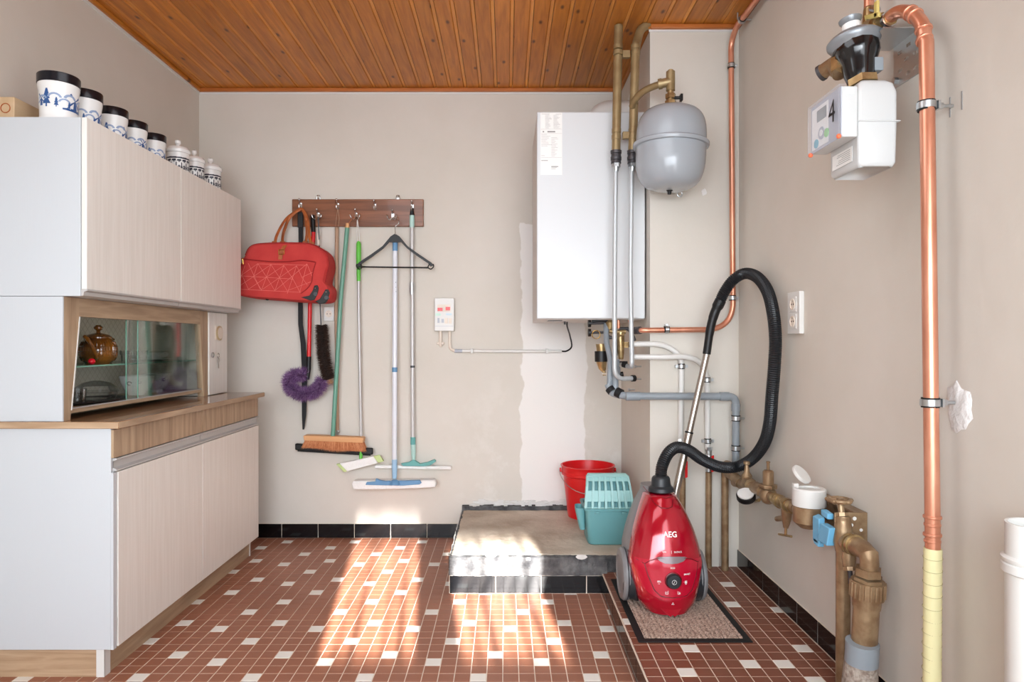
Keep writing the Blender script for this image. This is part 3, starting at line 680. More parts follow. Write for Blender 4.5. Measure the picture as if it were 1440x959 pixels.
gc = root('glass_dome', 'clear glass dish with domed lid resting on the black tray', 'dish', (-1.64, 2.66, .924))
mk('dish', Geo().lathe((-1.64, 2.66, .924), [(.070, 0), (.078, .030), (.081, .032), (.075, .030), (.067, .004), (.001, .004)], n=32), M_cup, gc)
mk('dome', Geo().lathe((-1.64, 2.66, .956), [(.079, 0), (.074, .016), (.050, .034), (.018, .042), (.001, .043)], n=32), M_cup, gc)
g = Geo().lathe((-1.60, 2.485, .928), [(.026, 0), (.030, .05), (.028, .05), (.024, .003), (.001, .003)], n=24); tag(mk('tumbler', g, M_cup), 'clear drinking glass at the left end of the tray', 'glass')
# ================================================================== RACK AND BROOMS
c4 = lambda x, y: (330+x*.2294, 260+y*.2294)
c5 = lambda x, y: (380+x*.27106, 440+y*.27106)
def Q4(x, y, Y): return P(*c4(x, y), Y)
def Q5(x, y, Y): return P(*c5(x, y), Y)
rk = root('coat_rack', 'brown wooden hook rail screwed to the back wall', 'rack', P(503, 318, YB))
a = P(410.5, 280, 3.912); b = P(595.5, 318.5, 3.912)
mk('board', Geo().box(a.x, b.x, 3.912, YB-.001, b.z, a.z), M_rack, rk, bevel=.004)
def hook(px, py, double=False):
    c = P(px, py, 3.911); g = Geo()
    g.box(c.x-.008, c.x+.008, c.y-.003, c.y+.001, c.z-.014, c.z+.024)
    g.tube(spline([c+V((0, -.002, .018)), c+V((0, -.022, .022)), c+V((0, -.03, .034))], 5), .0035, 8); g.ball(c+V((0, -.031, .037)), .0065, 10)
    for s in ((-1, 1) if double else (0,)):
        g.tube(spline([c+V((0, -.003, -.002)), c+V((s*.010, -.018, -.018)), c+V((s*.022, -.032, -.014)), c+V((s*.028, -.036, .002))], 6), .0034, 8); g.ball(c+V((s*.028, -.036, .004)), .0055, 8)
    mk('hook', g, M_chrome, rk, label='chrome coat hook')
for px, py in ((422.9, 290.5), (475, 291), (527.3, 292), (580, 293)): hook(px, py)
for px, py in ((447.5, 304.5), (501, 304.5), (552.5, 305.5)): hook(px, py, True)
for px in (447.7, 559.6):
    c = P(px, 281, 3.918); g = Geo()
    for s in (-1, 1): g.tube(spline([c+V((s*.009, .002, -.004)), c+V((s*.009, -.002, .018)), c+V((s*.004, .002, .028))], 5), .0026, 8)
    g.box(c.x-.009, c.x+.009, c.y-.001, c.y+.003, c.z-.004, c.z+.012); mk('hanging_eye', g, M_chrome, rk)
# ---- bag
c3 = lambda x, y: (330+x*.1147, 330+y*.1147)
YBG = 3.80
bg = root('travel_bag', 'red canvas wheeled travel bag with tan handles hanging on the hook rail', 'bag', P(404, 420, YBG))
ol = [(40, 725), (60, 560), (120, 420), (190, 270), (235, 185), (330, 137), (600, 122), (860, 124), (1000, 140), (1110, 190), (1180, 262), (1206, 380), (1180, 500), (1165, 600), (1205, 650), (1225, 720), (1200, 815), (1110, 842), (980, 838), (800, 828), (500, 805), (250, 785), (90, 750)]
ol = [P(*c3(*p), YBG) for p in ol]; ol = [p for p in spline(ol+[ol[0]], 3)[:-1]]
cen = sum(ol, V((0, 0, 0)))/len(ol); g = Geo(); layers = [(3.705, .90), (3.705, .935), (3.715, .975), (3.74, .998), (3.80, 1.0), (3.86, .995), (3.885, .97), (3.892, .90)]
n = len(ol); vs_ = []
for yy, s in layers:
    for p in ol:
        wob = .004*math.sin(p.x*40+yy*30)*math.cos(p.z*33)
        q = cen+(p-cen)*s; vs_.append(V((q.x, yy+(wob if s > .95 else 0), q.z)))
f = [(i*n+j, (i+1)*n+j, (i+1)*n+(j+1) % n, i*n+(j+1) % n) for i in range(len(layers)-1) for j in range(n)]
g.add(vs_, f); g.f.append(tuple(range(n))); g.mi.append(0); g.f.append(tuple(range((len(layers)-1)*n, len(layers)*n))[::-1]); g.mi.append(0)
bb_ = mk('bag_body', g, M_bag, bg, smooth=50)
def B3(x, y, Y=3.7035):
    q = P(*c3(x, y), YBG); q = cen+(q-cen)*.97; return V((q.x, Y, q.z))
mk('pocket_piping', Geo().tube(spline([B3(150, 315), B3(330, 335), B3(530, 352), B3(720, 352), B3(900, 335), B3(1060, 358)], 6), .0035, 8), M_bagd, bb_)
mk('zip_pull', Geo().tube([B3(165, 320, 3.700), B3(175, 385, 3.699)], .004, 8), M_gold, bb_)
top = [P(*c3(*p), YBG) for p in ((190, 270), (235, 185), (330, 137), (600, 122), (860, 124), (1000, 140), (1110, 190), (1180, 262), (1206, 380), (1180, 500), (1165, 600))]
mk('seam_piping', Geo().tube([cen+(p-cen)*.99+V((0, 3.722-YBG, 0)) for p in spline(top, 5)], .0035, 8), M_bagd, bb_)
mk('side_seam', Geo().tube(spline([B3(1062, 360), B3(1030, 480), B3(1010, 600), B3(960, 680), B3(880, 742)], 5), .0028, 8), M_bagd, bb_)
nodes_t = [(350, 375), (512, 388), (670, 398), (828, 402), (955, 378)]; nodes_m = [(130, 520), (455, 545), (625, 552), (782, 560), (892, 545)]; nodes_b = [(90, 690), (235, 690), (395, 700), (560, 708), (712, 712), (865, 720)]
nodes_b = [(n_[0], n_[1]+12) for n_ in nodes_b]
lines = [((350, 375), (130, 530)), ((350, 375), (295, 540)), ((512, 388), (110, 660)), ((512, 388), (395, 700)), ((670, 398), (235, 690)), ((670, 398), (560, 708)), ((828, 402), (410, 690)), ((828, 402), (712, 745)), ((955, 378), (570, 700)), ((955, 378), (865, 735)), ((1015, 595), (720, 705)), ((150, 520), (90, 690)), ((190, 400), (110, 640)), ((130, 525), (780, 565)), ((350, 375), (460, 545)), ((512, 388), (620, 552)), ((670, 398), (780, 560)), ((828, 402), (892, 545)), ((955, 378), (1020, 540)), ((110, 690), (880, 728)), ((350, 378), (950, 395)), ((155, 520), (235, 690)), ((295, 540), (395, 700)), ((460, 545), (560, 708)), ((620, 552), (712, 712)), ((780, 560), (865, 720)), ((892, 545), (960, 640)), ((230, 370), (380, 690)), ((890, 545), (1030, 480))]
g = Geo()
for a, b in lines:
    a = B3(*a, 3.7042); b = B3(*b, 3.7042); g.tube([a, b], .0011, 5)
mk('stitching', g, M_stitch, bb_, kind='stuff', label='pale triangle stitching')
g = Geo(); pth = spline([B3(700, 128, 3.712), B3(670, 180, 3.700), B3(640, 250, 3.698), B3(628, 325, 3.700)], 5)
for a, b in zip(pth, pth[1:]): g.obox((a+b)/2, V((.0105, 0, 0)), (b-a)*.52, V((0, .002, 0)))
st = mk('strap', g, M_tan, bg, label='tan leather strap with buckle')
c = B3(648, 235, 3.694); g = Geo()
for s in (-1, 1): g.tube([c+V((-.015, 0, s*.012)), c+V((.015, 0, s*.012))], .0022, 6); g.tube([c+V((s*.015, 0, -.012)), c+V((s*.015, 0, .012))], .0022, 6)
mk('buckle', g, M_gold, st)
hk = P(422.9, 296, 3.872)
for k, (lo, hi, yo) in enumerate((((243, 375), (470, 380), 3.745), ((292, 375), (432, 372), 3.85))):
    e = 0 if k == 0 else 1
    pts = [Q4(*lo, yo), Q4(262+e*36, 300, yo+.03), Q4(318+e*16, 205, 3.85), hk+V((-.012, 0, .003)), hk+V((.012, 0, .003)), Q4(446-e*10, 215, 3.85), Q4(456-e*14, 300, yo+.03), Q4(*hi, yo)]
    g = Geo().tube(spline(pts, 6), .0085, 8, flat=.45); mk('handle', g, M_tan, bg, label='tan leather carrying handle', smooth=60)
    for q in (lo, hi):
        g = Geo(); g.prism([Q4(q[0]-14, q[1]-30, yo-.004), Q4(q[0]+14, q[1]-30, yo-.004), Q4(q[0]+20, q[1]+6, yo-.004), Q4(q[0]-20, q[1]+6, yo-.004)], (0, .008, 0)); mk('handle_tab', g, M_tan, bg, bevel=.001)
for pts, cc in ((((880, 790), (985, 770), (1030, 700), (1048, 645), (1085, 640), (1102, 675), (1088, 745), (1050, 822), (1000, 832)), (1062, 680)), (((1058, 838), (1115, 812), (1160, 735), (1185, 692), (1218, 694), (1230, 735), (1212, 810), (1170, 862), (1105, 872)), (1196, 725))):
    g = Geo().prism([B3(a, b, 3.700) for a, b in pts], (0, .03, 0)); w_ = mk('wheel_guard', g, M_black, bg, bevel=.002)
    g = Geo().cyl(B3(cc[0], cc[1]+70, 3.697), B3(cc[0], cc[1]+70, 3.725), .011, 16); mk('wheel', g, M_dg, w_)
    mk('rivet', Geo().ball(B3(*cc, 3.698), .004, 8), M_chrome, w_)
for x_, y_ in ((280, 785), (438, 810)):
    mk('foot', Geo().lathe(B3(x_, y_-25, 3.74), [(.001, -.018), (.008, -.016), (.014, -.004), (.015, .012), (.001, .013)], n=14), M_black, bg)
# ---- long black tool
g = Geo(); pts = [(*c4(402, 180), 3), (*c4(405, 370), 3), (*c4(402, 730), 3.1), (*c5(157, 60), 3.2), (*c5(170, 160), 3.4), (*c5(178, 300), 3.6), (*c5(176, 440), 3.4), (*c5(175, 530), 2.9), (*c5(171, 605), 1)]
Yt = 3.895
L_ = [(P(a-w_, b, Yt), P(a+w_, b, Yt)) for a, b, w_ in pts]
for (a, b), (c, d) in zip(L_, L_[1:]): g.prism([a, b, d, c], (0, .006, 0))
pr = root('pry_bar', 'long flat black tool with tapered tip hanging behind the red bag', 'tool', P(427, 603, Yt))
mk('blade', g, M_rub, pr, smooth=60)
mk('grip', Geo().obox(Q4(403, 215, Yt+.003), V((.016, 0, 0)), V((0, .006, 0)), V((0, 0, .045))), M_black, pr, bevel=.003)
mk('hanging_loop', Geo().ring(Q4(402, 165, Yt+.0), (0, 1, 0), .012, .0022), M_chrome, pr)
# ---- fibres helper
def fibres(path, r, n, ln, wd, jitter=.6, down=None):
    g = Geo(); pts = resample(path, .004); k = len(pts)
    for i in range(n):
        j = R.randrange(k-1); t = (pts[min(j+1, k-1)]-pts[j]).normalized(); a = V((R.gauss(0, 1), R.gauss(0, 1), R.gauss(0, 1))); d = (a-t*a.dot(t)).normalized()+t*R.uniform(-jitter, jitter)
        if down: d = d+V(down)
        d.normalize(); b = pts[j]+d*r*.3; L = ln*R.uniform(.7, 1.1); e = b+d*L; s = d.cross(V((R.gauss(0, 1), R.gauss(0, 1), R.gauss(0, 1)))).normalized()*wd
        m = (b+e)/2+V((R.uniform(-1, 1), R.uniform(-1, 1), R.uniform(-1, 1)))*L*.12
        g.add([b-s, b+s, m+s*.9, m-s*.9, e], [(0, 1, 2, 3), (3, 2, 4)], R.randrange(2))
    return g
# ---- feather duster
fd = root('feather_duster', 'purple fluffy duster on a red pole hanging beside the red bag', 'duster', P(428, 560, 3.87))
mk('grip', Geo().tube([Q4(478, 185, 3.905), Q4(483, 290, 3.90)], .0125, 14), M_black, fd, bevel=.002)
mk('pole', Geo().tube([Q4(483, 290, 3.90), Q4(462, 730, 3.885), Q5(201, 228, 3.88)], [.0115]*3, 14), M_red, fd)
mk('socket', Geo().tube([Q5(201, 226, 3.88), Q5(199, 290, 3.88), Q5(193, 345, 3.87)], [.0135, .014, .010], 14), M_black, fd)
path = spline([Q5(175, 320, 3.84), Q5(120, 325, 3.84), Q5(95, 370, 3.84), Q5(135, 412, 3.84), Q5(190, 420, 3.84), Q5(245, 398, 3.84), Q5(272, 345, 3.84)], 8)
mk('core', Geo().tube(path, .009, 8), M_purple, fd)
mk('feathers', fibres(path, .014, 5600, .050, .0013, .7), [M_purple, M_purple2], fd, smooth=0, kind='stuff')
# ---- bristle brush
bb2 = root('radiator_brush', 'long dark brown bristle brush hanging beside the purple duster', 'brush', P(466, 535, 3.86))
mk('wire', Geo().tube([P(447.5, 305, 3.87), P(449, 345, 3.89), Q4(524, 730, 3.88), Q5(264, 62, 3.87)], .0035, 8), M_dg, bb2)
mk('handle', Geo().obox(Q4(513, 335, 3.888), V((.008, 0, 0)), V((0, .005, 0)), V((0, 0, .036))), M_wpb, bb2, bevel=.002)
path = spline([Q5(267, 65, 3.86), Q5(275, 200, 3.86), Q5(290, 290, 3.86), Q5(306, 345, 3.86)], 10)
mk('core', Geo().tube(path, .016, 10), M_brown, bb2)
mk('bristles', fibres(path, .022, 5600, .040, .0009, .15), [M_brown, mat('bristle_brown', (76, 54, 42), .8)], bb2, smooth=0, kind='stuff')
mk('tuft', fibres([Q5(306, 345, 3.86), Q5(312, 372, 3.86)], .006, 260, .022, .0009, .6), [M_stick, M_block], bb2, smooth=0, kind='stuff')
# ---- squeegee with pale stick
sq = root('floor_squeegee', 'black floor squeegee on a thin pale wooden stick behind the broom', 'squeegee', P(470, 636, 3.90))
mk('stick', Geo().tube([Q4(627, 262, 3.905), Q4(622, 700, 3.905), Q5(346, 300, 3.905), Q5(347, 610, 3.905)], [.0112]*4, 12), M_stick, sq)
mk('cord', Geo().tube(spline([Q4(618, 262, 3.90), Q4(624, 200, 3.89), Q4(632, 150, 3.876), Q4(640, 200, 3.89), Q4(636, 262, 3.90)], 6), .0016, 6), M_stick, sq)
g = Geo().tube([P(474, 604, 3.9), P(474.5, 622, 3.9)], .006, 10); g.ball(P(476, 607, 3.895), .009, 8); g.ball(P(472, 615, 3.895), .008, 8); mk('ferrule', g, M_galv, sq)
a = P(415.5, 628, 3.885); b = P(524.5, 634.5, 3.885); u = (b-a)
mk('blade', Geo().obox((a+b)/2, u/2, V((0, .012, 0)), V((0, 0, .019))), M_black, sq, bevel=.006)
mk('rubber_lip', Geo().obox((a+b)/2-V((0, 0, .021)), u*.47, V((0, .004, 0)), V((0, 0, .006))), M_rub, sq)
# ---- broom
c8 = lambda x, y: (400+x*.09722, 600+y*.09722)
br_ = root('push_broom', 'wooden broom with orange bristles and long green pole hanging on the rack', 'broom', P(470, 636, 3.84))
mk('pole', Geo().tube([Q4(690, 262, 3.88), Q4(650, 700, 3.875), Q5(345, 300, 3.87), Q5(325, 640, 3.855)], .0128, 14), M_gpole, br_)
mk('pole_tip', Geo().tube([Q4(692, 236, 3.88), Q4(690, 263, 3.88)], [.010, .013], 14), M_block, br_)
mk('cord', Geo().tube(spline([Q4(695, 240, 3.875), Q4(715, 215, 3.87), Q4(735, 200, 3.868)], 5), .0022, 6), M_tan, br_)
def Q8(x, y, Y): return P(*c8(x, y), Y)
Yf = 3.825
g = Geo().prism([Q8(270, 132, Yf), Q8(290, 128, Yf), Q8(1120, 158, Yf), Q8(1142, 170, Yf), Q8(1132, 236, Yf), Q8(282, 203, Yf)], (0, .062, 0)); mk('block', g, M_block, br_, bevel=.003)
g = Geo()
a0, a1, b0, b1 = Q8(290, 200, 0.001+Yf), Q8(1128, 234, Yf), Q8(232, 335, Yf), Q8(1178, 396, Yf)
g.prism([a0, a1, b1+V((-.01, 0, .012)), b0+V((.01, 0, .012))], (0, .058, 0))
core = mk('bristle_core', g, M_brist, br_, bevel=.004)
g = Geo()
for i in range(4200):
    t = R.random(); d = R.random(); wv = .006*math.sin(t*9)
    s = a0.lerp(a1, t)+V((0, .062*d-.002, 0)); e = b0.lerp(b1, min(1, max(0, t+R.uniform(-.02, .02))))+V((0, .075*d-.008, R.uniform(0, .01)+wv)); wd = V((.0009, 0, 0))
    g.add([s-wd, s+wd, e], [(0, 1, 2)], R.randrange(2))
mk('bristles', g, [M_brist, mat('pale_bristle', (214, 150, 106), .8)], br_, smooth=0, kind='stuff')
# ---- green mop
gm = root('flat_mop', 'white flat mop with lime green grip and tilted pale head', 'mop', P(506, 658, 3.87))
mk('grip', Geo().tube([Q4(760, 345, 3.895), Q4(760, 362, 3.895), Q4(760, 430, 3.895), Q4(760, 590, 3.895)], [.008, .014, .0145, .011], 14), M_green, gm)
mk('hanging_loop', Geo().tube(spline([Q4(752, 348, 3.89), Q4(750, 270, 3.885), Q4(752, 215, 3.87), Q4(760, 270, 3.885), Q4(766, 348, 3.89)], 5), .0022, 6), M_wp, gm)
mk('pole', Geo().tube([Q4(760, 590, 3.895), P(504.7, 440, 3.895), P(508, 628, 3.885)], .0088, 12), M_alu, gm)
mk('joint', Geo().tube([P(507.5, 626, 3.885), P(507.5, 652, 3.875)], .010, 12), M_green, gm)
q = [P(472.4, 653, 3.86), P(533.2, 639.9, 3.86), P(539.5, 648.8, 3.86), P(483.6, 664.2, 3.86)]
def quadpart(q, s0, s1): return [q[0].lerp(q[1], s0), q[0].lerp(q[1], s1), q[3].lerp(q[2], s1), q[3].lerp(q[2], s0)]
mk('head', Geo().prism(quadpart(q, .08, .86), (0, .022, 0)), M_pad, gm, bevel=.004)
for s0, s1 in ((0, .0795), (.8605, 1)): mk('end_cap', Geo().prism(quadpart(q, s0, s1), (0, .022, 0)), M_lgreen, gm, bevel=.003)
# ---- blue mop
bm = root('flat_mop', 'widest white flat mop with blue joint and white pole behind the hanger', 'mop', P(554, 690, 3.85))
mk('cap', Geo().tube([P(555.6, 338, 3.885), P(555.6, 353, 3.885)], .0155, 16), M_blue, bm)
mk('pole', Geo().tube([P(555.6, 352.5, 3.885), P(554.8, 648, 3.857)], .0148, 16), M_pole, bm)
mk('band', Geo().tube([P(555.0, 516.5, 3.869), P(555.0, 523, 3.869)], .016, 16), M_blue, bm)
g = Geo()
for k, (s_, wd) in enumerate(((397, 3), (404, 4), (410, 5), (414, 3))): c = P(556, s_, 3.868); g.box(c.x-.001*wd, c.x+.001*wd, c.y-.001, c.y+.002, c.z-.003, c.z+.003)
mk('print', g, M_dg, bm)
mk('joint', Geo().tube([P(554.8, 646, 3.857), P(554.8, 656, 3.856), P(554.8, 673, 3.852)], [.0155, .0165, .0135], 16), M_bluel, bm)
c1 = lambda x, y: (450+x*.1773, 600+y*.1773)
def Q1(x, y, Y): return P(*c1(x, y), Y)
g = Geo().prism([Q1(250, 455, 3.82), Q1(262, 432, 3.82), Q1(905, 425, 3.82), Q1(922, 450, 3.82), Q1(915, 482, 3.82), Q1(760, 492, 3.82), Q1(480, 500, 3.82), Q1(262, 500, 3.82)], (0, .07, 0)); mk('pad', g, M_pad, bm, bevel=.008, seg=3)
g = Geo().prism([Q1(360, 462, 3.812), Q1(370, 440, 3.812), Q1(438, 436, 3.812), Q1(442, 412, 3.812), Q1(475, 425, 3.812), Q1(515, 432, 3.812), Q1(670, 430, 3.812), Q1(790, 425, 3.812), Q1(806, 445, 3.812), Q1(790, 458, 3.812), Q1(660, 468, 3.812), Q1(520, 466, 3.812)], (0, .02, 0)); mk('frame', g, M_blue, bm, bevel=.002)
g = Geo().lathe(Q1(592, 455, 3.808), [(.031, 0), (.031, .004), (.024, .016), (.014, .024), (.001, .025)], (0, 0, 1), 24); mk('swivel', g, M_blue, bm)
g = Geo().box(Q1(290, 0, 3.85).x, Q1(880, 0, 3.85).x, 3.828, 3.87, Q1(0, 440, 3.85).z, Q1(0, 432, 3.85).z+.002); mk('backing', g, M_wp, bm)
# ---- grey pole mop
tm = root('flat_mop', 'narrow white flat mop with teal joint on a grey metal pole', 'mop', P(580, 660, 3.88))
mk('pole', Geo().tube([P(579.4, 318, 3.90), P(580.6, 616, 3.895)], .0125, 16), M_alu, tm)
mk('pole_collar', Geo().tube([Q4(1087, 600, 3.9), Q4(1087, 640, 3.9), Q4(1087, 672, 3.9)], [.015, .0165, .014], 14), M_galv, tm)
mk('pole_collar', Geo().tube([P(580.2, 514, 3.897), P(580.2, 517, 3.897)], .0138, 14), M_dg, tm)
g = Geo().tube([P(579.4, 303, 3.90), P(579.4, 320, 3.90)], .0145, 16); mk('top_sleeve', g, M_mint, tm)
g = Geo().tube([P(579.4, 292, 3.89), P(579.4, 304, 3.90)], [.007, .014], 12); mk('hanger_cap', g, M_black, tm)
mk('joint', Geo().tube([P(580.8, 614.5, 3.895), P(580.8, 625, 3.895)], .0150, 16), M_tealp, tm)
mk('neck', Geo().tube([P(581, 625, 3.895), P(581.5, 640, 3.893), P(581.5, 651, 3.89)], [.0145, .013, .008], 14), M_mint, tm)
a = P(527.5, 655.5, 3.905); b = P(635, 657.5, 3.905)
mk('frame', Geo().obox((a+b)/2, (b-a)/2, V((0, .022, 0)), V((0, 0, .010))), M_pad, tm, bevel=.006)
g = Geo().prism([Q1(640, 295, 3.872), Q1(700, 285, 3.872), Q1(740, 262, 3.872), Q1(790, 295, 3.872), Q1(850, 285, 3.872), Q1(905, 262, 3.872), Q1(920, 275, 3.872), Q1(880, 305, 3.872), Q1(820, 315, 3.872), Q1(660, 312, 3.872)], (0, .03, 0)); mk('clip', g, M_tealp, tm, bevel=.002)
# ---- hanger
hg = root('clothes_hanger', 'black plastic clothes hanger on the hook rail', 'hanger', Q4(985, 510, 3.86))
Yh = 3.858
g = Geo().tube(spline([Q4(985, 305, Yh), Q4(985, 255, Yh), Q4(1005, 235, Yh), Q4(1000, 205, Yh), Q4(975, 198, Yh), Q4(950, 212, Yh)], 6), .0026, 8); mk('hook', g, M_chrome, hg, label='chrome hanger hook')
for s in (-1, 1):
    L = lambda x, y: Q4(983+s*(x-983), y, Yh)
    o_ = [L(983, 298), L(1010, 315), L(1060, 375), L(1130, 425), L(1205, 475), L(1219, 492)]; i_ = [L(983, 352), L(1020, 350), L(1055, 388), L(1120, 437), L(1185, 480), L(1200, 500)]
    g = Geo()
    for k in range(5): g.prism([o_[k], o_[k+1], i_[k+1], i_[k]], (0, .012, 0))
    mk('arm', g, M_black, hg, smooth=60)
    g = Geo().tube(spline([L(1216, 485), L(1219, 500), L(1203, 516), L(1185, 505), L(1195, 484)], 5), .0035, 8); mk('end_loop', g, M_black, hg)
mk('bar', Geo().tube([Q4(755, 502, Yh+.006), Q4(1190, 508, Yh+.006)], .0045, 10), M_black, hg)
# ---- sockets and switch box
def socket(c, nrm, right, wd, ht, n, label, name='wall_socket'):
    c = V(c); nrm = V(nrm); right = V(right); up = V((0, 0, 1)); o = root(name, label, 'socket', c)
    mk('plate', Geo().obox(c+nrm*.009, right*wd/2, nrm*.009, up*ht/2), M_wp, o, bevel=.002)
    for k in range(n):
        cc = c+up*((n-1)/2-k)*.064+nrm*.018
        f_ = mk('faceplate', Geo().obox(cc+nrm*.001, right*.028, nrm*.0015, up*.028), M_wp, o, bevel=.001)
        mk('outlet', Geo().lathe(cc+nrm*.0025, [(.0205, 0), (.0205, .003), (.0185, .003), (.0175, -.004+.0045), (.001, .0006)], nrm, 24), M_wpb, f_)
        g = Geo()
        for s in (-1, 1): g.cyl(cc+right*s*.0085+nrm*.002, cc+right*s*.0085+nrm*.0042, .0028, 10)
        mk('pin_hole', g, M_black, f_)
        mk('earth_pin', Geo().cyl(cc+up*.012+nrm*.002, cc+up*.012+nrm*.006, .002, 8), M_chrome, f_)
    return o
socket(P(463.5, 441.5, YB), (0, -1, 0), (1, 0, 0), .062, .082, 1, 'white single wall socket partly behind the green broom pole')
c = XW(1122.3, 440, XR); socket(c, (-1, 0, 0), (0, 1, 0), .105, .158, 2, 'white double wall socket on the right wall beside the black hose')
sb = root('fuse_box', 'small white switch box with red switches on the back wall', 'switch', P(624.6, 465.5, YB))
a = P(611, 419, 3.88); b = P(638.5, 465.5, 3.88)
mk('housing', Geo().box(a.x, b.x, 3.88, YB, b.z, a.z), M_wp, sb, bevel=.003)
c2_ = lambda x, y: P(600+x/10.65, 410+y/10.65, 3.879)
def pl_(x0, y0, x1, y1, m, name, t=.002, par=None):
    a = c2_(x0, y0); b = c2_(x1, y1); return mk(name, Geo().box(a.x, b.x, a.y-t, a.y+.001, b.z, a.z), m, par or sb)
fr = pl_(160, 195, 358, 300, M_wpb, 'switch_frame', .001)
pl_(165, 243, 238, 292, M_red, 'switch', .006, fr)['label'] = 'red rocker switch'
pl_(285, 230, 352, 280, M_red, 'switch', .006, fr)['label'] = 'red rocker switch'
pl_(135, 325, 210, 362, mat('pale_green_label', (196, 226, 210), .6), 'sticker', .001); pl_(290, 325, 375, 355, mat('pale_blue_label', (200, 220, 228), .6), 'sticker', .001)
pl_(163, 395, 192, 470, M_mgrey, 'breaker', .004); pl_(222, 410, 256, 465, M_mgrey, 'breaker', .004); pl_(270, 395, 315, 480, M_wpb, 'breaker', .004); pl_(330, 400, 375, 480, M_wpb, 'breaker', .004)
pl_(125, 515, 400, 520, M_mgrey, 'seam', .0005)
g = Geo().tube([c2_(198, 590)+V((0, .03, 0)), c2_(198, 800)+V((0, .03, 0)), c2_(205, 835)+V((0, .03, 0))], [.010, .010, .004], 12); mk('cable_gland', g, M_wpb, sb)
g = Geo().obox(c2_(200, 775)+V((0, .035, 0)), V((.022, 0, 0)), V((0, .012, 0)), V((0, 0, .007))); mk('clip', g, M_wpb, sb, bevel=.002)
cd = root('cable_conduit', 'white surface conduit running from the switch box towards the boiler', 'conduit', P(700, 494, 3.915))
Yc = 3.917
mk('elbow', Geo().tube(spline([c2_(337, 592)+V((0, .038, 0)), c2_(337, 740)+V((0, .038, 0)), c2_(350, 850)+V((0, .038, 0)), P(639.5, 493.5, Yc)], 6), .0085, 12), M_wpb, cd)
mk('collar', Geo().tube([P(639.5, 493.5, Yc), P(650, 493.5, Yc)], .0105, 12), M_mgrey, cd)
mk('pipe', Geo().tube([P(650, 493.5, Yc), P(790, 494, Yc)], .0095, 12), M_wp, cd)
for px in (663.6, 769.2): mk('clip', Geo().obox(P(px, 493.5, Yc), V((.008, 0, 0)), V((0, .016, 0)), V((0, 0, .0145))), M_wp, cd, bevel=.003)
tag(mk('cable', Geo().tube(spline([P(789, 494, Yc), P(797, 493.5, Yc), P(803.9, 487, 3.9), P(801.5, 472, 3.8), P(797.6, 459, 3.6), P(797.6, 451.5, 3.55)], 6), .0045, 8), M_black), 'black cable curving from conduit up to the boiler', 'cable')
# ================================================================== BOILER
bo = root('boiler', 'white wall mounted heating boiler with label sticker on the back wall', 'boiler', (.41, 3.55, 1.266))
bx0, bx1, by0, bz0, bz1 = .148, .672, 3.22, 1.266, 2.268
mk('casing', Geo().box(bx0+.002, bx1-.002, by0+.031, 3.80, bz0-.004, bz1-.002), M_boilerside, bo, bevel=.004)
mk('front_cover', Geo().box(bx0, bx1, by0, by0+.03, bz0, bz1), M_boiler, bo, bevel=.006, seg=3)
mk('wall_frame', Geo().box(bx0+.03, bx1-.03, 3.8, YB, bz0+.1, bz1-.1), M_galv, bo)
mk('base_seam', Geo().box(bx0+.06, bx0+.13, 3.30, 3.38, bz0-.007, bz0-.004).box(bx0+.155, bx0+.165, 3.5, 3.51, bz0-.02, bz0-.004), M_dg, bo)
a = P(760, 158.5, by0); b = P(790.5, 246, by0)
sk = mk('sticker', Geo().box(a.x, b.x, by0-.0012, by0, b.z, a.z), M_paper, bo, label='paper data sticker with small print')
g = Geo(); W_ = b.x-a.x
def ln_(u0, u1, v0, th=.0011): g.box(a.x+W_*u0, a.x+W_*u1, by0-.0018, by0-.0011, a.z+(b.z-a.z)*v0-th, a.z+(b.z-a.z)*v0)
for i in range(17): ln_(.22, .22+R.uniform(.15, .3), .04+i*.013, .0007); ln_(.6, .6+R.uniform(.15, .33), .04+i*.013, .0007)
ln_(.05, .42, .02); ln_(.7, .95, .02); ln_(.02, .98, .265, .0006); ln_(.10, .17, .295, .007); ln_(.32, .68, .295, .007); ln_(.02, .98, .335, .0006)
for i in range(10): ln_(.04, .04+R.uniform(.2, .5), .355+i*.02, .0008); 
for i in range(16): ln_(.5, .5+R.uniform(.15, .32), .40+i*.02, .0008)
ln_(.02, .98, .72, .0006); ln_(.04, .2, .69); ln_(.04, .34, .765, .003); ln_(.5, .82, .86, .004); ln_(.5, .75, .88, .0015); ln_(.5, .7, .90, .0015)
mk('print', g, M_ink, sk, smooth=0)
fp = root('flue_pipe', 'white flue elbow above the boiler going into the chimney breast', 'pipe', (.5, 3.6, 2.268))
mk('elbow', Geo().tube(fillet([V((.50, 3.6, 2.266)), V((.50, 3.6, 2.395)), V((BX+.002, 3.6, 2.395))], .09, 8), .062, 20), M_wp, fp)
mk('collar', Geo().lathe((BX, 3.6, 2.395), [(.062, -.016), (.105, -.012), (.11, 0.0), (.06, 0.0)], (1, 0, 0), 28), M_wp, fp)
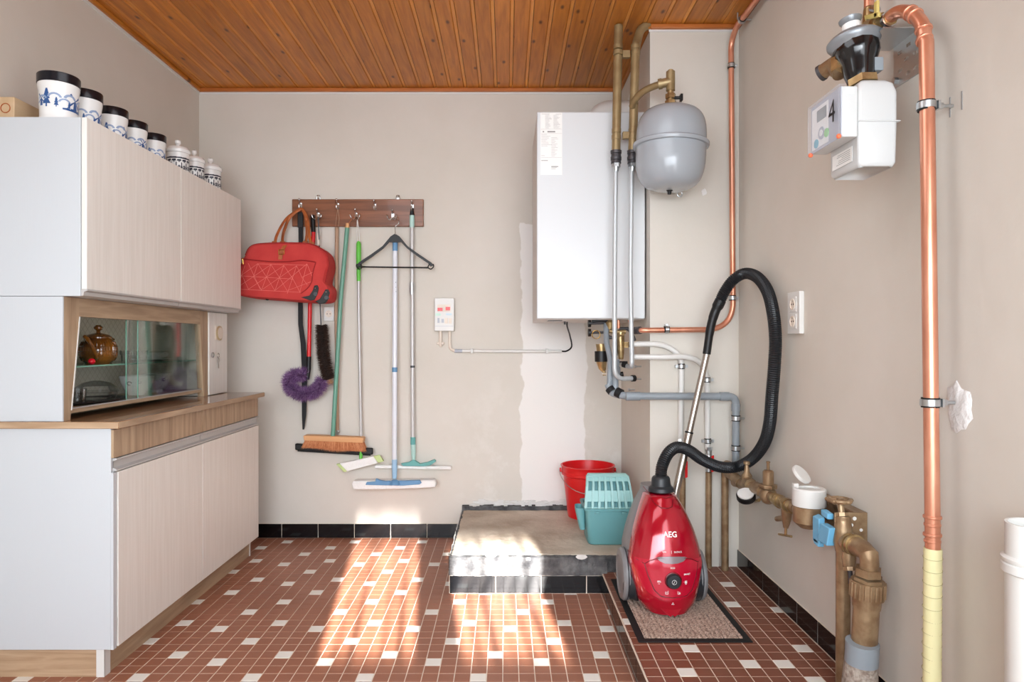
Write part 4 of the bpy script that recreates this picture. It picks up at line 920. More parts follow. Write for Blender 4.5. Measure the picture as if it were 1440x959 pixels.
# ---- bronze painted riser pipes and their thin steel tails
rs = root('heating_riser', 'bronze painted heating pipe, left of the pair in front of the boiler', 'pipe', P(866, 525, 3.12), 'riser pipes in front of the boiler')
rs2 = root('heating_riser', 'bronze painted heating pipe, right of the pair, bent at the ceiling', 'pipe', P(889, 525, 3.12), 'riser pipes in front of the boiler')
mk('pipe', Geo().tube([P(869.8, 36.5, 3.137), P(866.3, 212, 3.12)], .0205, 20), M_bronze, rs)
mk('pipe', Geo().tube(spline([P(912, 34.5, 3.145), P(901.5, 42, 3.14), P(895.5, 60, 3.13), P(893.5, 80, 3.12), P(889.5, 212, 3.12)], 8), .0205, 20), M_bronze, rs2)
c6 = lambda x, y: (740+x*.3128, y*.3128)
for rt, px in ((rs, lambda y: 869.8-(y-36)*.02), (rs2, lambda y: 893.8-(y-70)*.03)):
    for y in (66, 74, 184, 193): mk('collar', Geo().tube([P(px(y), y-3.2, 3.12), P(px(y), y+3.2, 3.12)], .0222, 18), M_bronze, rt, bevel=.002)
    x = px(212)
    g = Geo()
    for k in range(4): g.tube([P(x, 212+k*4.6, 3.12), P(x, 212+k*4.6+4.2, 3.12)], [.026, .0255] if k % 2 == 0 else [.0225, .024], 18)
    mk('fitting', g, M_conn, rt); g = Geo().hexnut(P(x, 230, 3.12), P(x, 235, 3.12), .021); g.tube([P(x, 234.5, 3.12), P(x, 241, 3.12)], [.016, .0125], 16); mk('nut', g, M_galv, rt)
for y in (76.6, 190.8):
    a = P(880.5, y, 3.125); mk('spacer', Geo().obox(a, V((.018, 0, 0)), V((0, .012, 0)), V((0, 0, .017))), M_bronze, rs2, bevel=.003)
g = Geo().tube(fillet([P(865.8, 238, 3.12), P(864.3, 380, 3.12), P(864.3, 533, 3.10), P(893, 532, 3.16)], .085, 10), .0112, 16); mk('steel_tail', g, M_zinc, rs, label='thin grey steel tail')
mk('end_cap', Geo().tube([P(888.5, 532, 3.15), P(892.5, 532, 3.158)], .0155, 16), M_rub, rs)
g = Geo().tube(fillet([P(888.3, 238, 3.12), P(886.5, 380, 3.12), P(888.6, 515, 3.10), P(886, 515.5, 3.17), P(873, 513, 3.25)], .022, 8), .0112, 16); mk('steel_tail', g, M_zinc, rs2, label='thin grey steel tail')
g = Geo().tube([P(876.5, 512, 3.2), P(880, 513, 3.19)], .0155, 16); mk('end_cap', g, M_rub, rs2)
# ---- expansion vessel
VY = 2.955; VX = (943.3-CX)/F*VY
ev = root('expansion_vessel', 'round grey expansion tank hanging under the ceiling pipes', 'tank', (VX, VY, 1.82))
r = .153; zt_, zb_ = 2.196, 1.822; zf = 2.026
def dome(z0, z1, s):
    out = []
    for k in range(0, 19):
        a = PI/2*k/18; q = 3.5; out.append((r*(math.cos(a)**(2/q)), z0+(z1-z0)*(math.sin(a)**(2/q))))
    return out
axv = V((.03, 0, 1)).normalized()
up_ = dome(0, .168, 1); lo_s = dome(0, .200, 1)
mk('upper_shell', Geo().lathe((VX, VY, zf), [(a, b) for a, b in up_], axv, 48), M_greytank, ev, smooth=50)
mk('lower_shell', Geo().lathe((VX, VY, zf), [(a, -b) for a, b in lo_s][::-1], axv, 48), M_greytank, ev, smooth=50)
mk('seam_ring', Geo().lathe((VX, VY, zf), [(r-.002, -.012), (r+.010, -.011), (r+.013, -.006), (r+.013, .004), (r+.008, .009), (r-.002, .010)], axv, 48, caps=False), M_greytank, ev)
mk('bottom_boss', Geo().lathe((VX-.006, VY, zf-.206), [(.001, -.012), (.008, -.011), (.009, 0), (.014, .004), (.014, .012)], axv, 20), M_black, ev)
g = Geo().obox(P(956, 266, 3.08), V((.018, 0, .006)), V((0, .06, 0)), V((0, 0, .003))); g.ring(P(956, 273, 3.02), (0, 1, 0), .011, .003); mk('bracket', g, M_galv, ev)
mk('bottom_valve', Geo().tube([P(941.5, 262, 2.95), P(941.5, 269, 2.95)], .007, 10), M_black, ev)
ts = P(943, 115, 2.955)
fr_ = root('vessel_pipe', 'bronze branch pipe with tee and valve leading to the grey tank', 'pipe', P(943, 148, 2.955))
mk('branch', Geo().tube(spline([P(889, 150, 3.105), P(892, 142, 3.08), P(903, 130, 3.04), P(918, 122, 3.0), P(935, 116.5, 2.96)], 6), .0155, 18), M_bronze, fr_)
mk('tee', Geo().tube([ts+V((0, 0, .045)), ts+V((0, 0, -.04))], .0195, 18).tube([ts+V((-.045, .01, -.006)), ts], .0205, 18), M_bronze, fr_)
mk('cap', Geo().tube([ts+V((0, 0, .045)), ts+V((0, 0, .052))], .012, 14), M_brass, fr_)
mk('collar', Geo().tube([ts+V((-.052, .012, -.007)), ts+V((-.036, .008, -.005))], .0235, 18), M_bronze, fr_)
v = mk('valve', Geo().tube([ts+V((0, 0, -.04)), ts+V((0, 0, -.125))], .014, 14).hexnut(ts+V((0, 0, -.055)), ts+V((0, 0, -.075)), .023).hexnut(ts+V((0, 0, -.085)), ts+V((0, 0, -.105)), .025), M_brass, fr_)
mk('lever', Geo().tube([ts+V((.015, -.01, -.075)), ts+V((.040, -.02, -.078))], .007, 10).obox(ts+V((.042, -.02, -.078)), V((.005, 0, 0)), V((0, .012, 0)), V((0, 0, .014))), M_black, v)
g = Geo()
for k in range(22): g.tube([ts+V((0, 0, -.1))]*1+[ts+V((0, 0, -.101))], .001, 3) if False else None
# ---- copper gas pipe
c7 = lambda x, y: (800+x*.3128, 420+y*.3128)
def Q7(x, y, Y): return P(*c7(x, y), Y)
cp = root('gas_pipe', 'thin copper pipe running from the boiler up the corner to the ceiling', 'pipe', P(1030, 463, 3.11))
g = Geo().tube(fillet([P(888, 465, 3.17), P(902, 464.5, 3.115), P(1031, 463, 3.11), P(1028, 60, 3.11), V((1.055, 3.05, 2.60)), V((1.062, 2.4, 2.600)), V((1.062, 1.2, 2.600))], .13, 12), .0128, 18); mk('pipe', g, M_copper, cp)
for px, py, ax in ((937.6, 463.2, (1, 0, 0)), (1030, 419, (0, 0, 1)), (1028.2, 92.6, (0, 0, 1))):
    cl0 = mk('clamp', clampring(P(px, py, 3.11), ax, .0128), [M_galv, M_rub], cp, label='steel pipe clamp')
    c = P(px, py, 3.11); s = V((.0, 0, .022)) if ax[0] else V((.022, 0, 0))
    mk('screw', Geo().cyl(c+s-V((0, .012, 0)), c+s+V((0, .03, 0)), .0045, 10).obox(c+s*.8, V((.006, 0, 0)), V((0, .008, 0)), V((0, 0, .006))), M_galv, cl0)
c = V((1.0575, 2.985, 2.60)); cl0 = mk('clamp', clampring(c, (0, 1, 0), .0128), [M_galv, M_rub], cp, label='steel pipe clamp'); mk('screw', Geo().cyl(c, c+V((.04, 0, .0)), .0045, 10).cyl(c+V((-.02, 0, 0)), c+V((-.02, 0, .03)), .004, 8), M_galv, cl0)
mk('fitting', Geo().tube([P(893, 465, 3.16), P(900, 464.5, 3.12)], .018, 16), M_conn, cp)
# ---- white pipes
YW = 3.132
for k, (pts, bot, lb) in enumerate((([P(888, 484, 3.14), P(925, 484.3, YW), P(946, 492, YW), P(957, 506, YW), P(958.2, 530, YW), P(957, 622, YW)], 957, 'white water pipe nearer the boiler, bending down at the copper clamp'), ([P(888, 502, 3.14), P(930, 502, 3.104), P(966, 502.2, 3.104), P(986, 511, 3.12), P(994.5, 530, YW), P(995, 632, YW)], 995, 'white water pipe crossing right below the other and behind the vacuum tube'))):
    wpz = root('water_pipe', lb, 'pipe', P(bot, 630, YW)); mk('pipe', Geo().tube(spline(pts[:-1], 7)+[pts[-1]], .0128, 16), M_wp, wpz)
    for (cxp, cyp) in (((958.2, 515),), ((994.3, 534), (995.3, 620)))[k]:
        q = mk('clamp', clampring(P(cxp, cyp, YW), (0, 0, 1), .0128), [M_galv, M_rub], wpz, label='steel pipe clamp')
        g = Geo()
        for s in (-1, 1): g.obox(P(cxp, cyp, YW)+V((s*.023, 0, 0)), V((.006, 0, 0)), V((0, .005, 0)), V((0, 0, .007)))
        mk('ear', g, M_galv, q)
# ---- bronze floor pipes behind vacuum
for k, (px, top_, lb) in enumerate(((959.8, 672, 'bronze painted pipe directly behind the vacuum tube with red valve lever'), (996.5, 664, 'bronze painted pipe rising from the floor, between two others'), )):
    o = root('floor_pipe', lb, 'pipe', P(px, 799, YW)); mk('pipe', Geo().tube([P(px, top_, YW), V((P(px, top_, YW).x, YW, ZU))], .0145, 16), M_bronze2, o)
    vy = top_-22
    c = P(px, vy, YW); g = Geo().hexnut(c+V((0, 0, .045)), c+V((0, 0, .03)), .018).tube([c+V((0, 0, .03)), c+V((0, 0, -.07))], .014, 14).ball(c, .0175, 12); v = mk('valve', g, M_galv, o)
    g = Geo().obox(c+V((.012, -.022, -.03)), V((.006, 0, .002)), V((0, .003, 0)), V((0, 0, .038))); mk('lever', g, M_red, v, bevel=.002, label='red lever')
tag(mk('wall_bolt', Geo().cyl(P(956, 619, BY), P(956, 619, BY-.035), .006, 10), M_chrome), 'small chrome bolt below the first white pipe', 'bolt')
# ---- grey waste pipe
gw = root('waste_pipe', 'grey plastic waste pipe crossing the chimney breast and turning down at the corner', 'pipe', P(1035, 650, 3.10))
yb2 = 3.086
mk('run', Geo().tube(fillet([P(855, 540, 3.17), P(860, 553, 3.16), P(880, 557, 3.10), P(1034.8, 557.5, yb2), P(1034.8, 652, yb2)], .035, 8), .0172, 20), M_greyp, gw)
mk('socket', Geo().tube([P(880, 557.2, yb2), P(900, 557.2, yb2)], .0205, 20), M_greyp, gw)
mk('socket', Geo().tube([P(1012, 557.5, yb2), P(1025, 557.5, yb2)], .0205, 20), M_greyp, gw)
mk('socket', Geo().tube([P(1034.8, 568, yb2), P(1034.8, 578, yb2)], .0205, 20), M_greyp, gw)
mk('collar', Geo().tube([P(867, 551, 3.135), P(874, 554.5, 3.12)], .0235, 20), M_rub, gw)
mk('collar', Geo().tube([P(857, 546, 3.165), P(861, 551, 3.155)], .0225, 20), M_rub, gw)
mk('riser', Geo().tube(spline([P(852.5, 452, 3.3), P(853, 480, 3.24), P(858, 505, 3.2), P(857.5, 530, 3.18), P(857, 548, 3.165)], 6), .0135, 16), M_greyp, gw)
mk('riser', Geo().tube([P(866, 509, 3.185), P(865, 548, 3.16)], .0155, 16), M_greyp, gw)
for y in (588, 630):
    q = mk('clamp', clampring(P(1034.8, y, yb2), (0, 0, 1), .0175, .018), [M_galv, M_rub], gw, label='steel pipe clamp')
    c = P(1034.8, y, yb2); mk('stud', Geo().cyl(c+V((.018, -.01, 0)), V((XR, c.y-.01, c.z)), .004, 8).obox(c+V((.0, -.021, 0)), V((.005, 0, 0)), V((0, .004, 0)), V((0, 0, .007))), M_galv, q)
for y, px in ((515.5, 893), (533, 893), (548, 884)):
    a = P(px, y, 3.16); tag(mk('threaded_stud', Geo().cyl(a, a+V((.030, .004, 0)), .0035, 8).cyl(a+V((-.002, 0, 0)), a+V((.006, 0, 0)), .007, 8), M_galv), {515.5: 'topmost galvanised stud below the boiler valves', 533: 'middle galvanised stud below the boiler valves', 548: 'lowest galvanised stud just above the grey pipe'}[y], 'bolt')
# ---- fittings under the boiler
c3b = lambda x, y: (820+x*.1356, 440+y*.1356)
def Q3(x, y, Y): return P(*c3b(x, y), Y)
bf = root('boiler_valves', 'brass service valves clustered under the white boiler', 'valve', Q3(330, 600, 3.3))
Yv = 3.28
def br(name, pts, r, m=M_brass, n=14, par=None, lab=None): return mk(name, Geo().tube([Q3(*p, Yv) for p in pts], r, n), m, par or bf, label=lab)
br('valve_body', [(275, 70), (278, 100), (278, 170)], [.012, .022, .016]); br('valve_body', [(388, 200), (388, 300), (392, 420), (392, 480)], [.020, .019, .016, .012])
br('elbow', [(270, 185), (330, 200), (440, 195)], .012); br('elbow', [(375, 165), (460, 162), (500, 200), (535, 290)], .009, M_conn)
br('valve_nut', [(360, 235), (418, 235)], .022, n=6); br('valve_nut', [(440, 300), (440, 360)], .018, n=6); br('valve_stem', [(415, 330), (470, 330)], .010)
br('filter_body', [(185, 320), (190, 400)], [.026, .024]); br('filter_cup', [(190, 500), (200, 570), (215, 600)], [.028, .020, .012]); br('band', [(188, 395), (190, 505)], .033, M_black); br('drain_tap', [(215, 590), (220, 650)], .008)
g = Geo().cyl(Q3(195, 632, Yv-.01), Q3(245, 632, Yv-.01), .004, 8); mk('tap_handle', g, M_wpb, bf)
for y in (108, 205):
    k = br('knob', [(52, y), (80, y)], .019, M_black, 16); br('knob_stem', [(80, y), (215, y-4)], .007, M_conn, 10, k)
mk('ring', Geo().ring(Q3(135, 225, Yv-.01), (0, 1, 0), .020, .0022), M_gold, bf); br('manifold', [(90, 88), (180, 78), (300, 85)], .010, M_black); br('white_cap', [(225, 208), (262, 208)], .018, M_wp)
br('pipe_stub', [(255, 250), (330, 262), (332, 440)], .012, M_conn); br('nut', [(420, 545), (420, 500)], .020, M_conn); br('pipe_stub', [(350, 480), (360, 600), (372, 680)], .013, M_greyp)
br('spring_clip', [(375, 640), (415, 632)], .012, M_black); br('pipe_stub', [(480, 70), (495, 110), (510, 150)], .009, M_copper); br('pipe_stub', [(365, 60), (368, 160)], .008, M_copper)
# ================================================================== WATER METER RUN on right wall
wm = root('water_main', 'bronze painted water main with valves running along the right wall', 'pipe', (1.03, 2.05, ZU))
XM = 1.025
def W2(x, y, X=XM): return XW(1000+x*.3535, 620+y*.3535, X)
def line(name, pts, r, m=M_bronze2, n=16, par=None, bevel=0, X=XM, lab=None): return mk(name, Geo().tube([W2(x, y, X) for x, y in pts], r, n), m, par or wm, bevel=bevel, label=lab)
ppx = P(1019.5, 655, 3.10)
mk('riser', Geo().tube(fillet([V((ppx.x, 3.10, ZU)), V((ppx.x, 3.10, .595)), V((ppx.x+.01, 2.98, .585))], .04, 7), .0165, 16), M_bronze2, wm)
line('elbow', [(68, 128), (90, 142), (115, 165), (120, 170)], [.021, .022, .026, .024]); line('main_pipe', [(95, 165), (150, 178), (205, 205), (300, 250), (340, 268)], .0195)
line('collar', [(145, 165), (158, 175)], .027, n=8); line('collar', [(175, 185), (205, 200)], .0255)
a = W2(142, 165); v = mk('bleed_valve', Geo().lathe(a, [(.020, 0), (.022, .03), (.012, .045), (.008, .075), (.014, .078), (.014, .09), (.001, .092)], n=16), M_bronze2, wm)
g = Geo().lathe(W2(140, 218, .99)+V((0, 0, -.012)), [(.036, 0), (.038, .003), (.038, .022), (.034, .024), (.001, .024)], (-.25, -.42, .85), 28); gg = mk('gauge', g, M_black, wm, label='round pressure gauge')
g = Geo().lathe(W2(140, 218, .99)+V((0, 0, -.012)), [(.033, .0245), (.033, .030), (.001, .031)], (-.25, -.42, .85), 28); mk('dial', g, M_wp, gg)
line('gauge_stem', [(155, 195), (175, 240), (190, 235)], .007, M_brass)
c = W2(227, 222); rg = mk('pressure_reducer', Geo().ball(c+V((0, 0, .006)), .036, 18, (.95, .9, 1)), M_bronze2, wm)
mk('flange', Geo().lathe(c+V((0, 0, .034)), [(.034, 0), (.036, .004), (.036, .014), (.02, .016)], n=8), M_bronze2, rg)
mk('bonnet', Geo().lathe(c+V((0, .0, .046)), [(.021, 0), (.021, .052), (.016, .058), (.006, .06), (.006, .085), (.008, .088), (.008, .092), (.001, .094)], n=18), M_bronze2, rg)
for k, (x, y) in enumerate(((258, 232), (272, 240), (287, 247), (305, 256), (322, 264))): line('ring', [(x-5, y-3), (x+5, y+3)], .0255 if k % 2 else .0225, M_brass, 18)
line('drain_tap', [(300, 268), (300, 310), (297, 345)], [.020, .017, .009]); line('tap_spout', [(298, 305), (262, 310)], .010); mk('tap_handle', Geo().cyl(W2(270, 371), W2(319, 380), .0045, 10).cyl(W2(297, 345), W2(296, 375), .005, 8), M_brass, wm)
# meter
mc = W2(390, 330, 1.02); mt = root('water_meter', 'brass water meter with white collar and open clear cap on the bronze pipe', 'meter', mc)
mc = V((mc.x, mc.y, .54))
mk('body', Geo().lathe(mc, [(.030, -.012), (.044, 0), (.052, .008), (.052, .058), (.049, .062), (.001, .062)], n=32), M_bronze2, mt)
mk('collar', Geo().lathe(mc, [(.053, .0625), (.054, .066), (.053, .118), (.049, .122), (.036, .121), (.036, .116), (.001, .116)], n=32), M_wp, mt)
mk('cap', Geo().lathe(mc+V((-.02, .025, .158)), [(.034, 0), (.036, .004), (.035, .012), (.001, .013)], (.55, -.55, .72), 28), M_wp, mt, label='hinged open cap')
mk('hinge', Geo().obox(mc+V((-.038, .02, .125)), V((.008, 0, 0)), V((0, .008, 0)), V((0, 0, .008))), M_wp, mt)
line('main_pipe', [(340, 268), (380, 310), (430, 325), (480, 370)], .019, M_bronze2)
bc = tag(mk('pipe_seal', Geo().obox(W2(428, 350, 1.0), V((.01, 0, .004)), V((0, .022, .0)), V((0, 0, .040))).obox(W2(462, 372, .995), V((.012, .0, 0)), V((0, .03, 0)), V((0, -.01, .030))).obox(W2(462, 292, 1.0), V((.010, 0, 0)), V((0, .022, .002)), V((0, 0, .009))).obox(W2(428, 402, 1.0), V((.010, 0, 0)), V((0, .016, .002)), V((0, 0, .010))), M_bluec, None, bevel=.003), 'blue plastic seal clipped round the pipe beside the water meter', 'clamp')
# stop valve
line('stop_valve', [(525, 440), (525, 400), (525, 340), (522, 300)], [.022, .027, .025, .021]); line('collar', [(522, 312), (522, 300)], .024); line('bonnet', [(520, 300), (518, 285)], .020, M_bronze2, 8); line('spindle', [(518, 285), (513, 240)], .0095)
hc = W2(511, 236); g = Geo(); g.ring(hc, (0, 0, 1), .030, .007, 24, 8); g.cyl(hc-V((0, 0, .006)), hc+V((0, 0, .006)), .010, 12)
for k in range(5):
    an = 2*PI*k/5; g.tube([hc, hc+V((math.cos(an)*.03, math.sin(an)*.03, 0))], .005, 6); g.ball(hc+V((math.cos(an)*.033, math.sin(an)*.033, 0)), .010, 8, (1, 1, .7))
mk('handwheel', g, M_bronze2, wm); line('inlet', [(485, 372), (525, 385)], .020, M_bronze2)
line('drain_cock', [(548, 440), (548, 465), (550, 500)], [.018, .020, .017]); line('drain_nut', [(550, 500), (552, 515)], .020, n=8); line('drain_handle', [(552, 515), (556, 568)], .007, M_conn)
line('down_pipe', [(525, 430), (525, 700), (524, 985)], .0205)
# bend nearer the viewer
line('bend', [(540, 405), (575, 418), (605, 432), (628, 455), (630, 490), (626, 515)], [.025, .027, .027, .026, .025, .024]); line('collar', [(552, 408), (560, 412)], .031, M_brass, 18); line('collar', [(568, 413), (576, 417)], .0315, M_brass, 18)
line('hexnut', [(626, 505), (625, 535)], .036, n=6); line('hexnut', [(625, 540), (624, 552)], .040, n=6)
u = line('union_nut', [(624, 555), (621, 622)], .044, n=20); g = Geo(); a = W2(624, 560); b = W2(621, 618)
for k in range(20):
    an = 2*PI*k/20; d = V((math.cos(an), math.sin(an), 0))*.0445; g.tube([a+d, b+d], .003, 5)
mk('ridges', g, M_bronze2, u, kind='stuff')
line('collar', [(620, 622), (618, 660)], [.0385, .037]); line('down_pipe', [(618, 655), (608, 825)], .0345)
line('sleeve', [(602, 800), (598, 880)], .044, M_greyp, 24, X=1.015); line('sleeve_base', [(596, 880), (590, 1010)], [.043, .05], M_dirtyg, 24, X=1.015, lab='speckled old pipe sleeve')
# bracket box behind valve
g = Geo(); a = W2(545, 262, XR-.002); 
yA, yB = W2(620, 320, XR).y, W2(455, 250, XR).y
mk('bracket', Geo().box(1.062, XR-.0005, yA, yB, .545, .553).box(1.062, XR-.0005, yA, yB, .625, .633).box(1.0955, XR-.0005, yA, yB, .545, .633).box(1.0, XR-.0005, yA-.004, yA, .545, .633), M_bronze2, wm, bevel=.001)
g = Geo()
for dx, dz, s in ((.02, .03, .006), (.02, .06, .006), (.05, .02, .008), (.05, .05, .006), (.08, .035, .005), (.06, .07, .006)): g.cyl((1.0+dx, yA-.0035, .545+dz), (1.0+dx, yA-.0048, .545+dz), s, 10)
mk('bracket_hole', g, M_chip, wm)
# ================================================================== GAS METER AND TALL COPPER PIPE
XG = 1.035
def G1(x, y, X=XG): return XW(1100+x*.2921, y*.2921, X)
tp_ = root('copper_pipe', 'thick copper gas pipe running down the right wall with yellow taped foot', 'pipe', V((XG, 1.62, ZU)))
pts = [G1(520, 82, 1.03), G1(548, 62, 1.032), G1(580, 55), G1(625, 66), G1(665, 105), G1(682, 150), G1(684, 200)]
top_l = spline(pts, 6)
pA = XW(1300, 58, XG); pB = XW(1310, 500, XG); YP = 1.63
pipe_line = [V((XG, 1.640, XW(1300, 60, XG).z)), V((XG, 1.628, 1.3)), V((XG, 1.615, .64))]
top_l[-1] = pipe_line[0]
mk('pipe', Geo().tube(top_l[:-1]+pipe_line, .0168, 22), M_copper, tp_)
def zat(py, Y): return H-(py-CY)/F*Y
for x, y in ((618, 62), (640, 80), (652, 175), (684, 205)):
    c = min(top_l, key=lambda p: (p-G1(x, y)).length); i = top_l.index(c); d = (top_l[min(i+1, len(top_l)-1)]-top_l[max(0, i-1)]).normalized(); mk('fitting_ring', Geo().tube([c-d*.004, c+d*.004], .0202, 20), M_copper, tp_, bevel=.002)
for y in (727, 738, 752, 761):
    z = zat(y, 1.615); mk('fitting_ring', Geo().tube([V((XG, 1.617, z+.004)), V((XG, 1.617, z-.004))], .0205 if y in (727, 752) else .0185, 22), M_copper, tp_, bevel=.002)
z0_ = zat(771, 1.615); g = Geo(); n_ = 34; pth = []; rr = []
for k in range(n_*3+1):
    t = k/(n_*3); z = z0_*(1-t)+(ZU)*t; pth.append(V((XG-.006*t, 1.615-.004*t, z))); rr.append(.0195+.0009*((k % 3)/3))
tpd = mk('yellow_tape', Geo().tube(pth, rr, 22), M_tape, tp_, smooth=20, label='spiral wrapped yellow tape')
g = Geo()
for k in range(14):
    z = z0_-.022-k*.030
    if z < ZU+.02: break
    lx = [V((XG-.006*(z0_-z)/(z0_-ZU)+.0207*math.cos(a), 1.615+.0207*math.sin(a), z+.003*math.sin(a*1.0+.5))) for a in [2*PI*i/24 for i in range(25)]]
    g.tube(lx, .0006, 5)
mk('tape_edge', g, M_tapeline, tpd, smooth=0, kind='stuff')
for py, in ((149,), (566,)):
    Yq = 1.64 if py < 300 else 1.625; z = zat(py, Yq); c = V((XG, Yq, z)); q = mk('clamp', clampring(c, (0, 0, 1), .0175, .016), [M_galv, M_rub], tp_, label='steel pipe clamp')
    mk('stud', Geo().obox(c+V((.0245, -.004, 0)), V((.003, 0, 0)), V((0, .010, 0)), V((0, 0, .010))).cyl(c+V((.02, 0, 0)), V((XR, c.y, z)), .0045, 10).hexnut(c+V((.03, 0, 0)), c+V((.04, 0, 0)), .008), M_galv, q)
g = Geo()
c = V((XG-.006, 1.612, ZU+.035)); g.tube([c-V((0, 0, .006)), c+V((0, 0, .006))], .030, 20, mi=1); g.tube([c-V((0, 0, .004)), c+V((0, 0, .004))], .032, 20, mi=0)
q = mk('foot_clamp', g, [M_galv, M_rub], tp_)
mk('screw', Geo().cyl(c+V((.03, 0, 0)), c+V((.055, 0, .01)), .004, 8), M_galv, q)
def blob(c, nrm, u, r, n=18, th=.012):
    c = V(c); u = V(u); v_ = V(nrm).cross(u); g = Geo(); rings = []
    rad = [R.uniform(.75, 1.15) for _ in range(n)]; vs_ = []
    for s, h in ((1, 0), (.9, .5), (.55, .9), (.15, 1)):
        for k in range(n): a = 2*PI*k/n; vs_.append(c+(u*math.cos(a)+v_*math.sin(a)*1.25)*r*s*rad[k]+V(nrm)*th*h*R.uniform(.8, 1.1))
    g.add(vs_, [(i*n+j, i*n+(j+1) % n, (i+1)*n+(j+1) % n, (i+1)*n+j) for i in range(3) for j in range(n)]+[tuple(range(3*n, 4*n))]); return g
c = XW(1349, 573, XR); mk('plaster_patch', blob(c, (-1, 0, 0), (0, 1, 0), .050, th=.006), M_seal, wr)
mk('plaster_patch', blob(P(990, 270, BY), (0, -1, 0), (1, 0, 0), .013, th=.003), M_seal, bpy.data.objects['wall_breast'])
g = Geo().box(XR-.0012, XR+.001, XW(1337, 0, XR).y, XW(1335.5, 0, XR).y, XW(1336, 165, XR).z, XW(1336, 137, XR).z).box(XR-.0012, XR+.001, XW(1354, 0, XR).y, XW(1352, 0, XR).y, XW(1353, 154, XR).z, XW(1353, 128, XR).z)
mk('pencil_mark', g, M_ink, wr)
# white pvc at right edge
pv = root('drain_pipe', 'wide white plastic drain pipe standing open at the right wall', 'pipe', (1.035, 1.30, ZU))
c = V((1.035, 1.302, 0)); zt = zat(737, 1.30)
mk('pipe', Geo().lathe((c.x, c.y, 0), [(.049, ZU), (.049, zt), (.044, zt), (.044, zt-.10), (.001, zt-.10)], n=32), M_wp, pv)
mk('socket_ring', Geo().lathe((c.x, c.y, 0), [(.049, zat(809, 1.3)), (.0555, zat(806, 1.3)), (.0555, zat(795, 1.3)), (.052, zat(793, 1.3)), (.0555, zat(790, 1.3)), (.056, zat(786, 1.3)), (.049, zat(783, 1.3))], n=32, caps=False), M_wp, pv)
wb = tag(mk('sealing_lump', blob((.99, 1.66, ZU+.001), (0, 0, 1), (1, 0, 0), .035, th=.045), M_seal), 'white lump of sealing plaster on the floor beside the taped pipe', 'plaster')
M_meter = mat('meter_white', (198, 199, 198), .4)
# gas meter
gm_ = root('gas_meter', 'white gas meter with display box hanging on the right wall', 'meter', (.96, 1.8, 1.607))
X0, X1, Y0, Y1 = .911, 1.013, 1.722, 1.878
def mring(z, i): return [V((x, y, z)) for x, y in ((X0+i, Y0+i), (X1-i, Y0+i), (X1-i, Y1-i), (X0+i, Y1-i))]
g = Geo(); rings = [(1.607, .008), (1.612, .002), (1.72, 0), (1.80, 0), (1.825, .006), (1.840, .022)]; vs_ = []
for z, i in rings: vs_ += mring(z, i)
g.add(vs_, [(a*4+j, a*4+(j+1) % 4, (a+1)*4+(j+1) % 4, (a+1)*4+j) for a in range(len(rings)-1) for j in range(4)]+[(3, 2, 1, 0), tuple(range(20, 24))])
mk('body', g, M_meter, gm_, bevel=.008, seg=3, smooth=50)
mk('seam_flange', Geo().prism([V((X0-.001, Y0-.004, 1.722)), V((X1+.006, Y0-.004, 1.722)), V((X1+.006, Y1+.004, 1.722)), V((X0-.001, Y1+.004, 1.722))], (0, 0, .004)), M_meter, gm_, bevel=.0018)
UXf = .865
un = mk('index_unit', Geo().box(UXf+.004, X0-.001, Y0+.002, 1.892, 1.684, 1.815), M_meter, gm_, bevel=.002)
mk('front_face', Geo().box(UXf+.0015, UXf+.0038, Y0+.002, 1.892, 1.684, 1.815), M_mgrey, un)
mk('clear_cover', Geo().box(UXf-.006, UXf-.003, Y0-.002, 1.897, 1.680, 1.819).box(UXf-.003, UXf+.012, Y0-.002, 1.897, 1.816, 1.819), M_case, un)
def G5(x, y, X=UXf): return XW(1120+x*.1668, 100+y*.1668, X)
def facequad(x0, y0, x1, y1, m, name, X=UXf+.0015, t=.001, par=un):
    a = G5(x0, y0, X); b = G5(x1, y1, X); za = max(a.z, b.z); return mk(name, Geo().box(X-t, X, min(a.y, b.y), max(a.y, b.y), min(a.z, b.z), za), m, par)
z_c = lambda fr: 1.684+.131*fr
ya = lambda fr: 1.892-.170*fr     # from far (0) to near (1)
def fq(f0, f1, g0, g1, m, name, t=.0008): return mk(name, Geo().box(UXf+.0015-t, UXf+.0015, ya(f1), ya(f0), z_c(g0), z_c(g1)), m, un)
fq(.04, .60, .06, .92, M_paper, 'panel', .0005); fq(.22, .54, .60, .84, M_lcd, 'lcd', .0012)
def fdisc(f, g_, r, m, name, t=.002): return mk(name, Geo().cyl((UXf+.001, ya(f), z_c(g_)), (UXf+.001-t, ya(f), z_c(g_)), r, 18), m, un)
fdisc(.38, .32, .017, M_mgrey, 'button'); fdisc(.38, .32, .009, M_paper, 'button', .003); fdisc(.20, .16, .012, mat('blue_button', (96, 176, 196), .4), 'button'); fdisc(.55, .26, .012, mat('green_button', (140, 206, 130), .4), 'button')
tx = tri_text('4', .085, lambda u, v_: V((UXf-.0066, ya(.80)-u*.9, z_c(.55)+v_)), .0)
mk('number', tx, M_black, un, smooth=0)
for x, y in ((1140, 218.5), (1179.5, 191.5)): mk('seal', Geo().ball(XW(x, y, UXf-.004), .0065, 10), M_orange, un, label='orange wire seal')
mk('side_label', Geo().box(.9101, .911, Y0+.03, Y1-.02, 1.628, 1.668), M_paper, gm_)
g = Geo()
for i in range(6): 
    z = 1.636+i*.005; g.box(.9096, .9101, Y0+.04, Y0+.04+R.uniform(.03, .08), z, z+.0012)
mk('side_print', g, M_ink, gm_, smooth=0)
g = Geo().box(.90-.02, .90, Y0+.001, Y0+.0022, 1.795, 1.81); mk('tag', g, M_paper, un)
